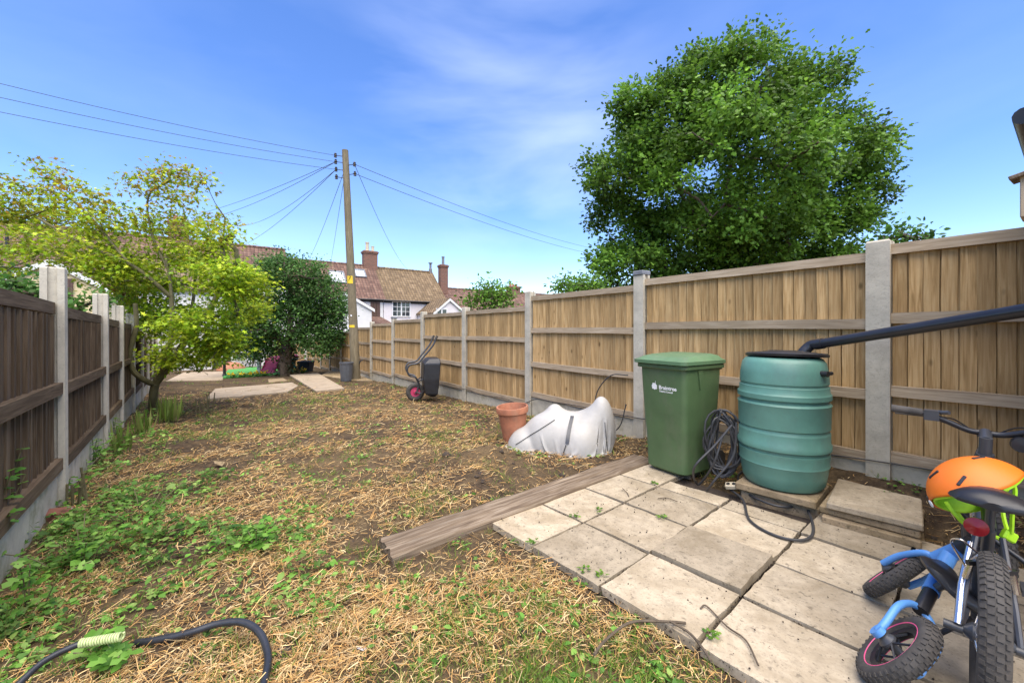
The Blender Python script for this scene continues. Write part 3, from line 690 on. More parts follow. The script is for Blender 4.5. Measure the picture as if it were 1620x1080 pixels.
# far red roof beyond, to the right
h3, _ = house('far_red_roof_house', 'lower house with plain red pantile roof at the right end of the row', n703+.1, n830+14, 2.7, 5.35, 'render_white', 'tile_red', 34.5, 38, 41)
chimney(nat(812, 38), 38, 5.0, 6.15, 1.5, .7, h3, ((-.4, 0, .25, .14), (0, 0, .25, .14), (.4, 0, .25, .14)))
# taller block on the left
nL0 = nat(-260, TW)
h4, r4 = house('tall_red_roof_house', 'tallest house of the row, red roof rising behind the yellow-green tree', nL0, n455-.05, 4.65, 7.3, 'render_white', 'tile_red')
chimney(nat(283, TR), TR, 6.9, 8.6, 1.1, .65, h4, ((-.2, 0, .4, .14), (.25, 0, .4, .14)))
sp = FR(nat(11, 34.2), 34.2, 0); MB().tube([Vector((sp.x, sp.y, 5.2)), Vector((sp.x, sp.y, 6.6))], .07, 10).build('soil_pipe', 'black', h4, smooth=True)
g3 = gable('cream_gabled_house', 'cream rendered gable with white bargeboards behind the dark fence', 8, 172, 82, 414, 440, 22, 9, 'render_cream', 'tile_brown', yer=459)
window(nat(107, 22), nat(116, 22), zat(111, 480, 22), zat(111, 441, 22), 21.94, g3, 1, 2, 1, 'brown_paint')
g4 = thing('white_rear_extension', 'white rendered rear extension with white framed windows behind the trees', 'extension')
wallbox('wall', nat(188, 26.5), nat(372, 26.5), 26.5, 33, GB, zat(240, 455, 26.5), 'render_white', g4)
wallbox('low_wall', nat(372, 26.6), nat(470, 26.6), 27.8, 33, GB, zat(420, 500, 26.6), 'render_white', g4)
roofplane(nat(188, 26.5), nat(372, 26.5), 26.5, zat(240, 455, 26.5), 30, zat(240, 455, 26.5)+1.6, 'tile_brown', g4)
window(nat(205, 26.5), nat(248, 26.5), zat(230, 506, 26.5), zat(230, 478, 26.5), 26.44, g4, 1, 1, 3)
window(nat(335, 26.5), nat(368, 26.5), zat(350, 590, 26.5), zat(350, 540, 26.5), 26.44, g4, 1, 1, 2)
window(nat(390, 27.8), nat(412, 27.8), zat(400, 572, 27.8), zat(400, 540, 27.8), 27.74, g4, 1, 1, 1)

# outbuilding just outside the frame on the right: only its gutter end and bird box reach into view
OC = Vector((2.13, 1.50, 0)); ob = thing('outbuilding', 'small brick outbuilding at the right edge, only its black gutter end in view', 'outbuilding', OC)
def OP(n, t, z): return NR*n+ER*t+Vector((0, 0, z))
MB().prism([OP(0, -1.9, -.1), OP(1.5, -1.9, -.1), OP(1.5, 0, -.1), OP(0, 0, -.1)], (0, 0, 2.24)).build('wall', 'brick', ob)
MB().prism([OP(-.0, .13, 2.18), OP(1.6, .13, 2.18), OP(1.6, -2.0, 2.9), OP(-.0, -2.0, 2.9)], (0, 0, .06)).build('roof', 'tile_red', ob)
MB().tube([OP(.17, .155, 2.16), OP(1.6, .155, 2.14)], .036, 12).build('gutter', 'black', ob, smooth=True)
bb = thing('bird_box', 'small wooden bird box with sloping roof at the right edge', 'bird box', OC+OP(.01, .09, 1.69), AR)
MB().box((0, 0, .085), (.13, .13, .17)).build('box', 'rail', bb, bev=.003)
rr = MB().box((0, 0, 0), (.185, .165, .014)).build('roof', 'sleeper', bb, bev=.002); rr.location = (-.0, .012, .185); rr.rotation_euler = (R(-14), R(-6), 0)

# ================================================================== THINGS BY THE FENCE
def mat3(x, y, z):
    m = Matrix.Identity(4)
    for i in range(3): m[i][0], m[i][1], m[i][2] = x[i], y[i], z[i]
    return m
# ---- green wheelie bin: local x across the front, y towards its back
ba = Vector((.538, -.843, 0)).normalized(); bb_ = Vector((.843, .538, 0)).normalized()
wb = thing('wheelie_bin', 'green wheelie bin with white printed council logo on the slabs', 'wheelie bin', Vector((1.426, 3.33, .0))-ba*.215+bb_*.235)
wb.rotation_euler = (0, 0, math.atan2(ba.y, ba.x))
def rrect(w, d, r, n=5):
    p = []
    for cx, cy, a0 in ((w/2-r, d/2-r, 0), (-w/2+r, d/2-r, 90), (-w/2+r, -d/2+r, 180), (w/2-r, -d/2+r, 270)):
        for i in range(n+1): a = R(a0+90*i/n); p.append((cx+r*math.cos(a), cy+r*math.sin(a)))
    return p
def loft(rings):
    mb = MB(); n = len(rings[0]); vs = [q for r in rings for q in r]; fs = [tuple(range(n))[::-1], tuple(range((len(rings)-1)*n, len(rings)*n))]
    for i in range(len(rings)-1):
        for k in range(n): a, b = i*n+k, i*n+(k+1) % n; fs.append((a, b, b+n, a+n))
    return mb.add(vs, fs)
def ring(w, d, r, z, dx=0, dy=0, tz=0): return [(x+dx, y+dy, z+tz*(y)) for x, y in rrect(w, d, r)]
rs = [ring(.36, .40, .06, .02), ring(.40, .44, .055, .04), ring(.412, .455, .05, .30), ring(.418, .462, .05, .36), ring(.43, .478, .048, .42), ring(.455, .52, .045, .80), ring(.462, .53, .042, .93)]
loft(rs).build('body', 'bin', wb, smooth=True)
loft([ring(.50, .58, .05, .915, 0, -.0), ring(.51, .59, .05, .92), ring(.51, .59, .05, .945), ring(.49, .57, .05, .95)]).build('rim', 'bin', wb, smooth=True)
lid = loft([ring(.515, .60, .055, .952, 0, -.01), ring(.535, .62, .05, .957, 0, -.015), ring(.535, .62, .05, .985, 0, -.015), ring(.50, .58, .06, .993, 0, -.01), ring(.46, .50, .06, 1.018, 0, .0, .02), ring(.40, .38, .07, 1.032, 0, .01, .03)]).build('lid', 'bin_lid', wb, smooth=True)
MB().box((0, -.205, 1.006), (.33, .10, .018), Matrix.Rotation(R(12), 3, 'X')).build('lid_grip', 'bin', lid, bev=.006)
MB().tube([(-.2, .31, .93), (.2, .31, .93)], .016, 10).build('handle_bar', 'bin', wb, smooth=True)
for sx in (-1, 1):
    MB().box((sx*.19, .28, .92), (.03, .08, .05)).build('hinge', 'bin', wb, bev=.005)
    MB().lathe([(.03, -.022), (.095, -.022), (.10, -.015), (.10, .015), (.095, .022), (.03, .022)], sides=24, M4=Matrix.Rotation(R(90), 3, 'Y'), c=(sx*.215, .215, .10)).build('wheel', 'rubber', wb, smooth=True)
    MB().prism([(sx*.2285, -.10, .92), (sx*.2285, -.03, .92), (sx*.2285, -.065, .74)], (sx*.012, 0, 0)).build('lifting_lug', 'bin', wb)
fd = Vector((0, -.2495, .70))
def text(body, size, name, mat, parent, mtx, extrude=.0006):
    cu = bpy.data.curves.new(name, 'FONT'); cu.body = body; cu.size = size; cu.extrude = extrude; cu.align_x = 'LEFT'; cu.offset = .0012*size/.05
    to = bpy.data.objects.new(name, cu); me = bpy.data.meshes.new_from_object(to); bpy.data.objects.remove(to)
    o = link(name, me, mat, parent); o.matrix_basis = mtx; return o
slope = math.atan2(.021, .38)
logo = Matrix.Translation((-.03, -.2575, .735)) @ Matrix.Rotation(R(90)+slope, 4, 'X')
body = [c for c in wb.children if c.name.startswith('body')][0]
text('Braintree', .046, 'printed_name', 'white', body, logo)
text('District Council', .0205, 'printed_line', 'white', body, logo @ Matrix.Translation((.005, -.024, 0)))
em = MB()
for (x, y, r) in ((0, 0, .013), (.017, .006, .012), (-.016, .005, .012), (.006, .02, .012), (-.010, .021, .011), (.018, -.012, .010), (-.015, -.012, .011), (.002, -.018, .010)):
    em.add([(x+r*math.cos(a), y+r*math.sin(a), 0) for a in [i*math.pi/4 for i in range(8)]], [tuple(range(8))])
em.add([(.008, .028, 0), (.013, .028, 0), (.016, .05, 0), (.012, .05, 0)], [(0, 1, 2, 3)])
em.v = [(x, y, random.uniform(.0002, .0009)) for x, y, z in em.v]
e = em.build('printed_emblem', 'white', body); e.matrix_basis = logo @ Matrix.Translation((-.045, .016, .0005))

# ---- water butt
bc = Vector((2.04, 3.06, .10))
prof = [(.20, 0), (.245, .012), (.262, .04), (.272, .10), (.281, .165), (.286, .175), (.281, .185), (.287, .24), (.288, .26), (.277, .268), (.277, .282), (.297, .292), (.298, .325), (.289, .338), (.290, .40), (.289, .41), (.281, .42), (.281, .432), (.290, .44), (.294, .60), (.298, .608), (.290, .62), (.277, .628), (.277, .64), (.297, .65), (.297, .682), (.286, .695), (.284, .735), (.276, .742), (.276, .752), (.283, .76), (.279, .83), (.266, .905), (.245, .935), (.225, .945)]
wbt = thing('water_butt', 'teal ribbed plastic water butt under the black pipe', 'water butt', bc)
MB().lathe(prof, sides=64).build('barrel', 'butt', wbt, smooth=True)
ld = MB().lathe([(.235, 0), (.262, .0), (.266, .018), (.25, .028), (.12, .04), (.11, .046), (.0, .048)], sides=48).build('lid', 'black', wbt, smooth=True); ld.location = (.03, .01, .945); ld.rotation_euler = (R(-3), R(2), 0)
dv = Vector((.36, -.93, 0)).normalized(); tp = dv*.262+Vector((0, 0, .845))
tap = MB().tube([tp, tp+dv*.055], .020, 14); tap.tube([tp+dv*.04, tp+dv*.04+Vector((.055, .02, .002))], .013, 12); tap.build('overflow_spout', 'black', wbt, smooth=True)
# mossy slab it stands on
o = MB().box((0, 0, 0), (.50, .50, .055)).build('plinth_slab', 'slab_old', bev=.008); o.location = (2.04, 3.06, .072); o.rotation_euler = (0, 0, .75)
tag(o, 'mossy paving slab under the teal water butt', 'slab')
o = MB().box((0, 0, 0), (.46, .48, .10)).build('plinth_block', 'slab_old', bev=.01); o.location = (2.06, 3.07, -.008); o.rotation_euler = (0, 0, .80)
tag(o, 'lower mossy block beneath the slab of the water butt', 'slab')
# ---- black pipe from the outbuilding to the butt
p0 = P(1283, 546, 3.0); pe = P(1622, 491, 1.98); ext = pe+(pe-p0).normalized()*.28
pp = thing('drain_pipe', 'long black plastic drain pipe sloping down to the water butt lid', 'pipe', p0)
dn = p0+Vector((-.045, .02, -.055))
MB().tube([v-p0 for v in smoothpath([dn+Vector((0, 0, -.02)), dn, p0, p0+(pe-p0)*.06], 6)], .036, 18).build('elbow', 'pipe', pp, smooth=True)
MB().tube([(pe-p0)*.03, ext-p0], .034, 20).build('pipe', 'pipe', pp, smooth=True)
MB().tube([(pe-p0)*.035, (pe-p0)*.085], .0385, 20).build('socket', 'pipe', pp, smooth=True)
# ---- stack of slabs
sc = Vector((2.38, 2.69, 0)); sr = math.atan2(.44, .45)
st = thing('slab_stack', 'stack of old brown paving slabs behind the blue balance bike', 'slab stack', sc, sr)
zz = -.055
for i, th in enumerate((.05, .045, .045, .04)):
    o = MB().box((0, 0, 0), (.58+random.uniform(-.02, .02), .46+random.uniform(-.02, .02), th)).build('paving_slab', 'slab_old' if i < 3 else 'slab', st, bev=.006)
    o.location = (random.uniform(-.02, .02), -.02+random.uniform(-.02, .02), zz+th/2); o.rotation_euler = (0, 0, random.uniform(-.05, .05)); zz += th+.004
# ---- old sleeper
A, B = Vector((-.72, 2.30, 0)), Vector((1.28, 3.93, 0)); Ls = (B-A).length; ds = (B-A).normalized()
mb = MB(); ns = 30; vs = []; w_, h_ = .235, .125
pr = [(-.5, 0), (.5, 0), (.5, .86), (.45, .97), (.15, .99), (.12, .97), (.07, .99), (-.2, 1), (-.23, .975), (-.28, 1), (-.45, .97), (-.5, .88)]
for i in range(ns+1):
    t = i/ns; e = math.sin(t*math.pi)**.25
    for j, (x, z) in enumerate(pr): vs.append((x*w_*(1+.06*vnoise(np.array(t*9.), np.array(j*1.), 3)-.03), t*Ls+(random.uniform(-.02, .02) if i in (0, ns) else 0), z*h_*(1-.10*float(vnoise(np.array(t*12.), np.array(j*.8), 8)))))
k = len(pr); fs = [tuple(range(k)), tuple(range(ns*k, ns*k+k))]
for i in range(ns):
    for j in range(k): a, b = i*k+j, i*k+(j+1) % k; fs.append((a, b, b+k, a+k))
mb.add([(x, z, y) for x, y, z in vs], fs)
o = mb.build('timber_sleeper', 'sleeper', smooth=True); o.matrix_basis = mat3(ds.cross(Vector((0, 0, 1))), Vector((0, 0, 1)), ds); o.location = A+Vector((0, 0, -.095))
tag(o, 'long weathered grey railway sleeper edging the paving', 'timber beam')

# ---- terracotta pot
pc = G(814, 697); tpz = thing('terracotta_pot', 'empty terracotta flower pot left of the white sack', 'flower pot', pc); tpz.rotation_euler = (.05, -.07, 0)
MB().lathe([(.10, 0), (.125, 0), (.165, .33), (.172, .335), (.185, .345), (.188, .395), (.182, .41), (.168, .41), (.158, .36), (.12, .06), (.0, .05)], sides=44, close=False).build('pot', 'terra', tpz, smooth=True)
MB().lathe([(.0, .17), (.14, .17)], sides=20, close=False).build('soil', 'clod', tpz)
# ---- white bulk bag slumped against the fence
bgc = G(893, 712); sackr = math.atan2(-.30, 1)
bag = thing('bulk_bag', 'crumpled white builders bag slumped beside the bin', 'sack', Vector((bgc.x+.01, bgc.y+.12, bgc.z-.02)), sackr); bag.scale = (1.1, 1.05, 1.1)
nu, nv = 110, 88; WX, WY = 1.72, 1.40
# a sheet let fall over what is in the bag, its hem drawn in: the folds come from the fall itself
lumps = [((-.04, .02, .03), (.40, .27, .34)), ((.36, .04, .16), (.13, .15, .36)), ((-.36, -.02, .0), (.20, .21, .19)), ((.16, -.08, .02), (.24, .23, .28)), ((-.10, .06, .10), (.15, .15, .32))]
gxx, gyy = np.meshgrid(np.linspace(-WX/2, WX/2, nu), np.linspace(-WY/2, WY/2, nv)); prng = np.random.default_rng(5)
Xc = np.stack([gxx*.80, gyy*.78+.03, .62+.16*fbm(gxx*5, gyy*5, 3)+.004*prng.normal(size=gxx.shape)], -1); Xp = Xc.copy()
rx0, ry0 = WX/(nu-1), WY/(nv-1); rdg = math.hypot(rx0, ry0)
eu = 1-.55*np.maximum(sstep(.55, 1, np.abs(gxx)/(WX/2)), sstep(.55, 1, np.abs(gyy)/(WY/2)))      # hem gathered
def solve(sa, sb, rest):
    for par in (0, 1):
        a_, b_ = Xc[sa], Xc[sb]; d = b_-a_; L = np.linalg.norm(d, axis=-1, keepdims=True)+1e-9; c = d*(.5*(1-rest/L)); 
        Xc[sa] = a_+c*.48; Xc[sb] = b_-c*.48
S_ = np.s_
for it in range(210):
    vel = (Xc-Xp)*.965; Xp = Xc.copy(); Xc = Xc+vel; Xc[..., 2] -= .0011
    for k_ in range(7):
        ru = (rx0*(eu[:, :-1]+eu[:, 1:])/2)[..., None]; rv = (ry0*(eu[:-1]+eu[1:])/2)[..., None]
        for o_ in (0, 1):
            solve(S_[:, o_:nu-1:2], S_[:, o_+1:nu:2], ru[:, o_::2]); solve(S_[o_:nv-1:2, :], S_[o_+1:nv:2, :], rv[o_::2])
        solve(S_[:-1, :-1], S_[1:, 1:], rdg*.97*eu[:-1, :-1, None]); solve(S_[1:, :-1], S_[:-1, 1:], rdg*.97*eu[1:, :-1, None])
        for c_, r_ in lumps:
            q_ = (Xc-np.array(c_))/np.array(r_); l_ = np.linalg.norm(q_, axis=-1, keepdims=True); ins_ = l_ < 1.03
            Xc = np.where(ins_, np.array(c_)+q_/np.maximum(l_, .05)*1.03*np.array(r_), Xc); Xp = np.where(ins_, Xp*.6+Xc*.4, Xp)
        lo = Xc[..., 2] < .006; Xc[..., 2] = np.maximum(Xc[..., 2], .006); Xp[lo] = Xp[lo]*.3+Xc[lo]*.7
vs = [tuple(p) for p in Xc.reshape(-1, 3)]
fs = [(j*nu+i, j*nu+i+1, (j+1)*nu+i+1, (j+1)*nu+i) for j in range(nv-1) for i in range(nu-1)]
mb = MB(); mb.add(vs, fs); sk_me = mb.mesh('sack_body', False); sk_me.polygons.foreach_set('use_smooth', [True]*len(sk_me.polygons)); sackbody = link('sack_body', sk_me, 'sack', bag)
from mathutils.bvhtree import BVHTree
bvh = BVHTree.FromPolygons([Vector(v) for v in vs], fs)
def onsack(x, z):
    h = bvh.ray_cast(Vector((x, -2, z)), Vector((0, 1, 0)))[0]
    return (h if h else Vector((x, 0, z)))+Vector((0, -.006, .002))
def strip(pts, w, side, mb):
    q = []
    for p in pts: q += [Vector(p)-side*w/2, Vector(p)+side*w/2]
    mb.add(q, [(2*i, 2*i+1, 2*i+3, 2*i+2) for i in range(len(pts)-1)])
sb = MB(); strip([onsack(.075+.0015*i, .13+.018*i)+Vector((0, -.006, 0)) for i in range(13)], .034, Vector((1, 0, 0)), sb); sb.build('lifting_strap', 'grey_metal', bag)
for q_ in ([onsack(-.44+.034*i, .06+.023*i) for i in range(12)], [onsack(.43-.003*i, .04+.03*i) for i in range(10)], [onsack(.03+.004*i, .01+.012*i) for i in range(10)]):
    MB().tube(q_, .004, 5).build('seam', 'cable', bag, smooth=True)

# ---- cables by the bin
cb = thing('cable_coil', 'tangled coil of grey cable between bin and water butt', 'cable', Vector((1.72, 3.30, 0)))
mb = MB(); cc = Vector((0, 0, .33))
axd = Vector((-.55, -.83, .05)).normalized(); u_ = Vector((.83, -.55, 0)); 
for k in range(13):
    ph = random.uniform(0, 6); rx, rz_ = random.uniform(.07, .13), random.uniform(.18, .27); off = axd*random.uniform(-.05, .06)
    pts = [cc+off+u_*(rx*math.cos(a+ph)+.03*math.sin(2*a+k))+Vector((0, 0, rz_*math.sin(a+ph)))+axd*.02*math.sin(3*a+k) for a in [2*math.pi*i/22 for i in range(23)]]
    mb.tube(pts, .0085, 7)
mb.build('coil', 'cable', cb, smooth=True)
for k, px in enumerate([[(1143, 690), (1128, 735), (1105, 772), (1098, 740), (1130, 705), (1158, 672)], [(1165, 668), (1160, 720), (1130, 760), (1118, 782)]]):
    pts = [G(x, y, .01) if y > 765 else P(x, y, 3.05) for x, y in px]; pts = [Vector((p.x, p.y, max(p.z, .012)))-cb.location for p in pts]
    MB().tube(smoothpath(pts, 8), .0085, 8).build('loose_loop', 'cable', cb, smooth=True)
def Gp(x, y, z=.012): d = (H-z)*F/(y-YH); return Vector(((x-XC)/F*d, d, z))
el = thing('extension_lead', 'grey extension lead looping over the slabs with a double socket', 'cable', Gp(1156, 776, 0))
pts = [Gp(1150, 770), Gp(1175, 790), Gp(1186, 822), Gp(1225, 846), Gp(1270, 854), Gp(1287, 838), Gp(1275, 800), Gp(1250, 768, .05), Gp(1225, 752, .10), Gp(1190, 742, .10), Gp(1168, 752, .06), Gp(1180, 778, .02), Gp(1230, 800, .013), Gp(1268, 795, .013), Gp(1277, 765, .06), Gp(1262, 748, .12), Gp(1222, 752, .13), Gp(1196, 758, .06)]
MB().tube([p-el.location for p in smoothpath(pts, 8)], .0085, 8).build('lead', 'cable', el, smooth=True)
sk2 = MB().box((0, 0, .02), (.085, .055, .035)).build('double_socket', 'beige_wood', el, bev=.006); sk2.rotation_euler = (R(18), R(-12), -.6); sk2.location = (0, -.02, .03)
hl = MB()
for sx in (-.02, .02): hl.lathe([(.0, .0385), (.014, .0385), (.015, .037)], (sx, 0, 0), sides=14, close=False)
hl.build('socket_holes', 'black', sk2)
# cable loop hanging on the post behind the bin
pts = [FR(NF-.09, T0+SP+.12, .72), FR(NF-.16, T0+SP+.32, .70), FR(NF-.2, T0+SP+.5, .48), FR(NF-.2, T0+SP+.52, .2), FR(NF-.16, T0+SP+.36, .02), FR(NF-.14, T0+SP+.2, .12), FR(NF-.1, T0+SP+.14, .38)]
tag(MB().tube(smoothpath(pts, 8), .007, 7).build('hanging_cable', 'cable', smooth=True), 'loop of dark cable hanging on the post left of the bin', 'cable')

# ---- foreground hose
pts = [G(-30, 1130, .05), G(20, 1090, .07), G(70, 1045, .09), G(125, 1018, .09), G(150, 1011, .09)]
tag(MB().tube(smoothpath(pts, 8), .011, 10).build('hose', 'hose', smooth=True), 'black hose ending in a pale green twine coil in the front left corner', 'hose')
pts = [G(215, 1016, .0), G(245, 1012, .015), G(300, 1000, .04), G(345, 986, .06), G(385, 984, .07), G(412, 1002, .06), G(424, 1040, .04), G(415, 1090, .03)]
tag(MB().tube(smoothpath(pts, 10), .0135, 12).build('hose', 'hose', smooth=True), 'thick black hose arching up and over at the bottom of the picture', 'hose')
a_, b_ = G(128, 1017, .09), G(193, 1006, .10); axc = (b_-a_).normalized(); u_ = axc.orthogonal().normalized(); w2 = axc.cross(u_)
tag(MB().tube([a_+(b_-a_)*(i/150)+(u_*math.cos(i*.628)+w2*math.sin(i*.628))*.013 for i in range(151)], .0042, 6).build('twine_coil', 'coil', smooth=True), 'pale green twine wound in a tight spiral on the hose end', 'twine')

# ---- wheelbarrow stood on its nose against the fence
wp = G(657, 634); ex = (NR*.99+ER*.12).normalized(); 
bar = thing('wheelbarrow', 'black wheelbarrow with pink wheel tipped upright against the tan fence', 'wheelbarrow', wp)
sdv = Vector((-.30, .954, 0)); fw = Vector((.954, .30, 0))     # across the barrow, and towards the fence
def wl(a, b, z): return fw*a+sdv*b+Vector((0, 0, z))
wax = sdv
MB().torus(wl(0, 0, .18), wax, .132, .05, 36, 12).build('tyre', 'rubber', bar, smooth=True)
q = wax.to_track_quat('Z', 'Y').to_matrix()
MB().lathe([(.0, -.05), (.03, -.05), (.035, -.03), (.06, -.022), (.085, -.03), (.10, -.03), (.104, 0), (.10, .03), (.06, .022), (.0, .05)], wl(0, 0, .18), sides=28, M4=q).build('wheel_rim', 'magenta', bar, smooth=True)
MB().tube([wl(0, 0, .18)-wax*.12, wl(0, 0, .18)+wax*.12], .014, 10).build('axle', 'grey_metal', bar, smooth=True)
tub = []
for (z, hw, a0, a1) in ((.10, .24, .30, .36), (.16, .29, .17, .41), (.45, .31, .13, .44), (.76, .31, .14, .46), (.84, .28, .22, .46), (.86, .25, .26, .44)):
    tub.append([wl(a0, -hw, z), wl(a0, hw, z), wl(a1, hw*1.1, z), wl(a1, -hw*1.1, z)])
loft(tub).build('tub', 'black', bar, bev=.03)
for s_ in (-1, 1):
    pts = [wl(.02, s_*.08, .18), wl(.06, s_*.10, .34), wl(.0, s_*.18, .48), wl(-.12, s_*.22, .53), wl(-.17, s_*.24, .64), wl(-.12, s_*.25, .74), wl(.04, s_*.26, .78), wl(.16, s_*.27, .92), wl(.32, s_*.28, 1.12), wl(.40, s_*.28, 1.30)]
    MB().tube(smoothpath(pts, 7), .018, 10).build('handle_frame', 'grey_metal', bar, smooth=True)
    MB().tube([pts[-1]+(pts[-2]-pts[-1])*.5, pts[-1]], .023, 10).build('grip', 'rubber', bar, smooth=True)
    MB().tube(smoothpath([wl(.04, s_*.10, .40), wl(.14, s_*.2, .44), wl(.18, s_*.22, .30), wl(.12, s_*.14, .17), wl(.03, s_*.09, .18)], 6), .014, 8).build('brace', 'grey_metal', bar, smooth=True)

# ---- telegraph pole
pb = G(563, 601); topz = P(546, 238, pb.y).z; ptop = Vector((P(546, 238, pb.y).x, pb.y, topz))
pole = thing('telegraph_pole', 'tall leaning wooden telegraph pole beside the tan fence', 'telegraph pole', pb)
pv = ptop-pb
def pl(f, dx=0, dy=0, dz=0): return pv*f+Vector((dx, dy, dz))
bodyp = MB().tube([pl(-.06)]+[pl(i/8) for i in range(9)], [.155, .15]+[.148-.052*i/8 for i in range(1, 9)], 18).build('pole', 'pole', pole, smooth=True)
def plate(y0, y1, w, mat, nm, off):
    f0 = (P(0, y1, pb.y).z-pb.z)/pv.z; f1 = (P(0, y0, pb.y).z-pb.z)/pv.z; mb = MB(); vs_ = []
    for f in (f0, f1):
        c = pl(f); r = .148-.052*f+off
        for i in range(7): a = R(-90-w+2*w*i/6); vs_.append(c+Vector((math.cos(a)*r, math.sin(a)*r, 0)))
    mb.add(vs_, [(i, i+1, i+8, i+7) for i in range(6)]); return mb.build(nm, mat, pole, smooth=True)
sg = plate(437, 449, 42, 'yellow', 'warning_sign', .006)
f_ = (P(0, 446, pb.y).z-pb.z)/pv.z; c_ = pl(f_); r_ = .148-.052*f_+.012
z_ = MB().tube([c_+Vector((-.03, -r_+.006, .03)), c_+Vector((.005, -r_, .13)), c_+Vector((-.01, -r_, .08)), c_+Vector((.035, -r_+.006, .18))], .006, 5).build('lightning_mark', 'black', sg)
z_ = MB().tube([c_+Vector((-.07, -r_+.03, .0)), c_+Vector((.0, -r_, .215)), c_+Vector((.07, -r_+.03, .0)), c_+Vector((-.07, -r_+.03, .0))], .005, 5).build('triangle_mark', 'black', sg)
plate(514, 518, 36, 'yellow', 'number_tag', .006); plate(498, 500.5, 10, 'white', 'round_tag', .006)
ins = []
for yy, sd_ in ((248, -1), (258, -1), (270, -1), (282, -1), (262, 1), (277, 1)):
    f = (P(0, yy, pb.y).z-pb.z)/pv.z; c = pl(f); e = c+Vector((sd_*.30, -.05, .02)); ins.append(e)
    MB().tube([c, e], .012, 6).build('bracket', 'grey_metal', pole); MB().lathe([(.02, -.07), (.05, -.06), (.03, -.02), (.055, 0), (.03, .04), (.045, .05), (.02, .08)], e, sides=12).build('insulator', 'black', pole, smooth=True)
cs = pl((P(0, 575, pb.y).z-pb.z)/pv.z, .16, -.05); MB().tube([cs, cs+Vector((.05, -.05, .1)), cs+Vector((.13, -.05, .13))], .02, 8).build('step_iron', 'grey_metal', pole, smooth=True)
# overhead wires
def wire(a, b, sag, label, r=.0065):
    r = min(r, .0085)
    pts = [a+(b-a)*(i/24)-Vector((0, 0, sag*4*(i/24)*(1-i/24))) for i in range(25)]
    return tag(MB().tube(pts, r, 5).build('overhead_wire', 'wire', smooth=True), label, 'wire', 'overhead wires at the telegraph pole')
I = [pb+q for q in ins]
for i, (y1, lab) in enumerate(((115, 'topmost of three long wires running up to the left'), (137, 'middle of three long wires running up to the left'), (160, 'lowest of three long wires running up to the left'))):
    e = P(0, y1, 9.0); e2 = I[i]+(e-I[i])*1.7; wire(I[i], e2, .25, lab)
for i, (x1, y1, d1, sg_, lab) in enumerate(((285, 344, 27, .25, 'upper wire from pole to chimney behind the yellow-green tree'), (285, 350, 27, .5, 'wire just below the one to the chimney behind the tree'), (383, 357, 27, .4, 'wire from pole sloping to the tall red roof, upper of two'), (380, 390, 27, .3, 'steeper wire from pole down to the tall red roof'), (488, 412, 31, .2, 'wire dropping from pole to red roof left of it'), (523, 416, 31, .1, 'steepest wire dropping just left of the pole'))):
    wire(I[min(3, 1+i//2)] if i < 4 else pb+pl(.93), P(x1, y1, d1), sg_, lab, .013)
wire(I[4], P(645, 426, 36), .5, 'wire dropping from pole to the brown tiled roof on its right', .014)
for i, (x1, y1, lab) in enumerate(((925, 384, 'upper of two wires running right behind the big tree'), (925, 393, 'lower of two wires running right behind the big tree'))):
    e = P(x1, y1, 30); wire(I[4+i], I[4+i]+(e-I[4+i])*1.3, .4, lab, .013)
# ---- grey dustbin by the pole
db = G(548, 603); t_ = thing('dustbin', 'ribbed grey plastic dustbin standing left of the telegraph pole', 'dustbin', db)
mb = MB(); sd_n = 48; vs_ = []; prz = [(.13, 0), (.165, .02), (.20, .52), (.20, .54), (.215, .56), (.215, .60), (.19, .60), (.15, .1)]
for r, z in prz:
    for k in range(sd_n): a = 2*math.pi*k/sd_n; rr2 = r*(1-.03*(k % 4 < 2)*(.02 < z < .53)); vs_.append((rr2*math.cos(a), rr2*math.sin(a), z))
mb.add(vs_, [(i*sd_n+k, i*sd_n+(k+1) % sd_n, (i+1)*sd_n+(k+1) % sd_n, (i+1)*sd_n+k) for i in range(len(prz)-1) for k in range(sd_n)]); mb.build('bin_body', 'dustbin', t_)
# ---- far end of the garden
sl = thing('toy_slide', 'small pink plastic toy slide beside the ivy trunk', 'slide', G(424, 592)); s0 = sl.location
MB().prism([(-.26, -.1, .03), (.26, -.1, .03), (.22, .45, .68), (-.24, .45, .68)], (0, .06, .03)).build('chute', 'pink', sl)
for s_ in (-1, 1): MB().prism([(s_*.26, -.12, .02), (s_*.26, -.02, .02), (s_*.24, .52, .78), (s_*.24, .42, .76)], (s_*.03, 0, 0)).build('chute_side', 'pink', sl)
for s_ in (-1, 1): MB().tube([(s_*.22, .75, 0), (s_*.22, .5, .72)], .025, 8).build('ladder_leg', 'pink', sl)
pl2 = thing('navy_planter', 'square navy plastic planter beyond the ivy trunk', 'planter', G(484, 588)); loft([ring(.42, .42, .04, 0), ring(.52, .52, .04, .42), ring(.55, .55, .04, .44), ring(.55, .55, .04, .47), ring(.46, .46, .04, .47), ring(.44, .44, .04, .38)]).build('tub', 'navy', pl2, smooth=True)
MB().box((0, 0, .42), (.46, .46, .03)).build('soil', 'clod', pl2)
ty = thing('toy_table', 'teal and red plastic toy on the planter end of the lawn', 'toy', G(463, 590)); MB().lathe([(.16, 0), (.12, .05), (.10, .5), (.22, .55), (.24, .60), (.05, .62)], sides=16).build('stand', 'teal_toy', ty, smooth=True); MB().lathe([(.02, .0), (.09, .03), (.1, .1), (.05, .16), (.0, .17)], (.12, 0, .62), sides=14).build('knob', 'pink', ty, smooth=True)
